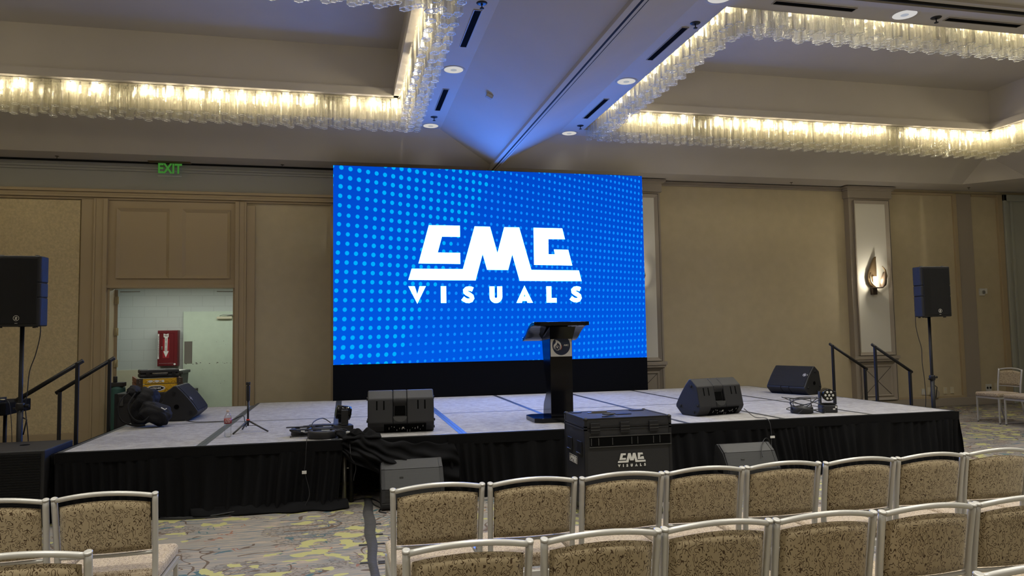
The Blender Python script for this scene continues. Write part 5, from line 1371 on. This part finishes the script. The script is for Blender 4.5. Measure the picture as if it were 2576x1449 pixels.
# gaffer tape over the floor cable
def tp(a, b):
    y = 7.33-4.6*a; x = .215-.05*a+(.10*((a-.5)*2)**2 if a > .5 else 0)*.9+.006*math.sin(a*40); w_ = .036+.010*math.sin(a*9)+.006*a
    return (x+(b-.5)*2*w_, y, .004+.014*max(0, math.sin(PI*b))*(1+.2*math.sin(a*70)))
t = thing('cable_cover', 'strip of grey gaffer tape covering a cable down the aisle carpet', 'tape', (.2, 5.5, 0))
build('tape_strip', MB().grid(tp, 160, 8), M['tape'], t)
for y, s in ((6.35,1),(5.75,0),(5.30,0),(5.26,1),(4.6,0),(6.02,1)):
    for sd in ((-1,1) if s == 0 else (1,)):
        x = .20+sd*.062; tb = build('cross_tab', MB().box(x-.035,x+.035,y-.014,y+.014,.002,.006), M['tape'], t)

# ------------------------------------------------------------------ banquet chairs
def make_chair():
    t = thing('banquet_chair', 'x', 'chair', (0,0,0))
    S = M['silver']
    for s in (-1, 1):
        build('rear_post', MB().tube(smooth_path([(s*.208,-.330,.012),(s*.206,-.262,.22),(s*.206,-.222,.43),(s*.207,-.225,.585),(s*.2125,-.268,.862)],6), .0135, 12, ry=1.25), S, t, local=True)
        build('post_cap', MB().tube([(s*.2125,-.2685,.860),(s*.2126,-.2700,.8665),(s*.2126,-.2706,.869)], [.0148,.0148,.011], 14, ry=1.2), S, t, local=True)
        l = build('leg', MB().box(s*.205-.011,s*.205+.011,.215,.240,.012,.425), S, t, .003, local=True)
        build('foot_glide', MB().cyl((s*.205,.2275,0),(s*.205,.2275,.014), .012, 10), M['blackmetal'], l, local=True)
        build('foot_glide', MB().cyl((s*.208,-.331,0),(s*.208,-.331,.014), .013, 10), M['blackmetal'], t, local=True)
        build('side_frame', MB().box(s*.207-.010,s*.207+.010,-.225,.24,.398,.428), S, t, .003, local=True)
    build('front_frame', MB().box(-.205,.205,.218,.240,.398,.428), S, t, .003, local=True)
    build('rear_frame', MB().box(-.205,.205,-.235,-.215,.392,.425), S, t, .003, local=True)
    arch = [(x, -.268-.030*(1-(x/.2175)**2), .852+.028*(1-(x/.2175)**2)) for x in [-.2125+.425*k/14 for k in range(15)]]
    build('top_rail', MB().tube(arch, .0112, 12), S, t, local=True)
    cb = [(x, -.226-.018*(1-(x/.21)**2), .585) for x in [-.21+.42*k/10 for k in range(11)]]
    build('lower_rail', MB().tube(cb, .0085, 10), S, t, local=True)
    # padded back
    def top_z(x): return .822+.024*(1-(x/.2)**2)
    def yl(x, z): return -.224-(z-.59)*.155-.022*(1-(x/.2)**2)
    m_ = MB(); nx, nz = 16, 12; hw = .192
    for side in (-1, 1):
        def fn(a, b, side=side):
            x = (-hw+2*hw*a); z = .598+(top_z(x)-.598)*b
            e = min(a, 1-a)*2*hw; g = min(b, 1-b)*.23
            puff = .020*min(1, (e/.03))**.5*min(1, (g/.02))**.5 if (e > 0 and g > 0) else 0
            return (x, yl(x, z)+side*(puff+.001), z)
        m_.grid(fn if side == 1 else (lambda a, b: fn(1-a, b)), 24, 14)
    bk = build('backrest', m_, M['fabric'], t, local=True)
    # seat cushion
    m_ = MB()
    bm = MB().box(-.214,.214,-.205,.262,.430,.498)
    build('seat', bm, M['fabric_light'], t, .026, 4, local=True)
    return t
proto = make_chair(); first = [True]
def chair(x, y, label, group, rz=0):
    # x, y: centre of the back-post tops for a chair facing the stage
    o = proto if first[0] else copy_tree(proto); first[0] = False
    o['label'] = label; o['group'] = group; o['category'] = 'chair'
    o.location = (x, y+.268, 0) if rz == 0 else (x, y, 0); o.rotation_euler = (0,0,rz)
    return o
ordn = ['first', 'second', 'third', 'fourth', 'fifth', 'sixth', 'seventh', 'eighth', 'ninth', 'tenth']
xs = [.427,.896,1.355,1.814,2.272,2.730,3.188,3.646,4.104,4.562]
for i, x in enumerate(xs):
    chair(x, 3.76+random.uniform(-.01,.01), 'beige squiggle-fabric chair in the row nearest the stage, %s from the aisle' % ordn[i] if i else 'beige chair at the aisle end of the row nearest the stage, below the floor monitor', 'chairs in the row nearest the stage, right block', random.uniform(-.006,.006) if i else .015)
xs = [.412,.890,1.346,1.800,2.257,2.714,3.175,3.64]
for i, x in enumerate(xs[:7]):
    chair(x, 2.772+random.uniform(-.006,.006), 'large foreground chair in the second row of the right block, %s from the aisle' % ordn[i], 'chairs in the second row, right block', random.uniform(-.006,.006))
chair(2.0, 1.80, 'chair whose top rail just enters the bottom right edge', 'chair in the third row, right block')
chair(-1.08, 3.757, 'complete beige chair of the left block beside the aisle', 'chairs of the left block, front row')
chair(-1.535, 3.745, 'beige left block chair cut by the left edge, left of the complete one', 'chairs of the left block, front row')
chair(-1.063, 2.785, 'beige chair in the bottom left corner with only its top showing', 'chair of the left block, second row')
for i, y in enumerate((10.03, 9.50)):
    o = chair(10.56, y, ['distant beige chair facing left near the right wall, farther one', 'distant beige chair facing left at the right edge, nearer one'][i], 'chairs set sideways by the right wall', PI/2+.02)

# ------------------------------------------------------------------ world and colour
w = bpy.data.worlds.new('world'); sc.world = w; w.use_nodes = True
w.node_tree.nodes['Background'].inputs[0].default_value = (.9,.85,.75,1); w.node_tree.nodes['Background'].inputs[1].default_value = 0.0
sc.view_settings.view_transform = 'Standard'; sc.view_settings.look = 'None'; sc.view_settings.gamma = 1; sc.view_settings.use_curve_mapping = False
sc.view_settings.exposure = 0.0
cy_ = sc.cycles
cy_.use_denoising = True; cy_.max_bounces = 8; cy_.diffuse_bounces = 5; cy_.glossy_bounces = 3; cy_.transmission_bounces = 4
cy_.transparent_max_bounces = 48; cy_.caustics_reflective = False; cy_.caustics_refractive = False; cy_.sample_clamp_indirect = 4
cy_.use_light_tree = True
bpy.context.view_layer.update()
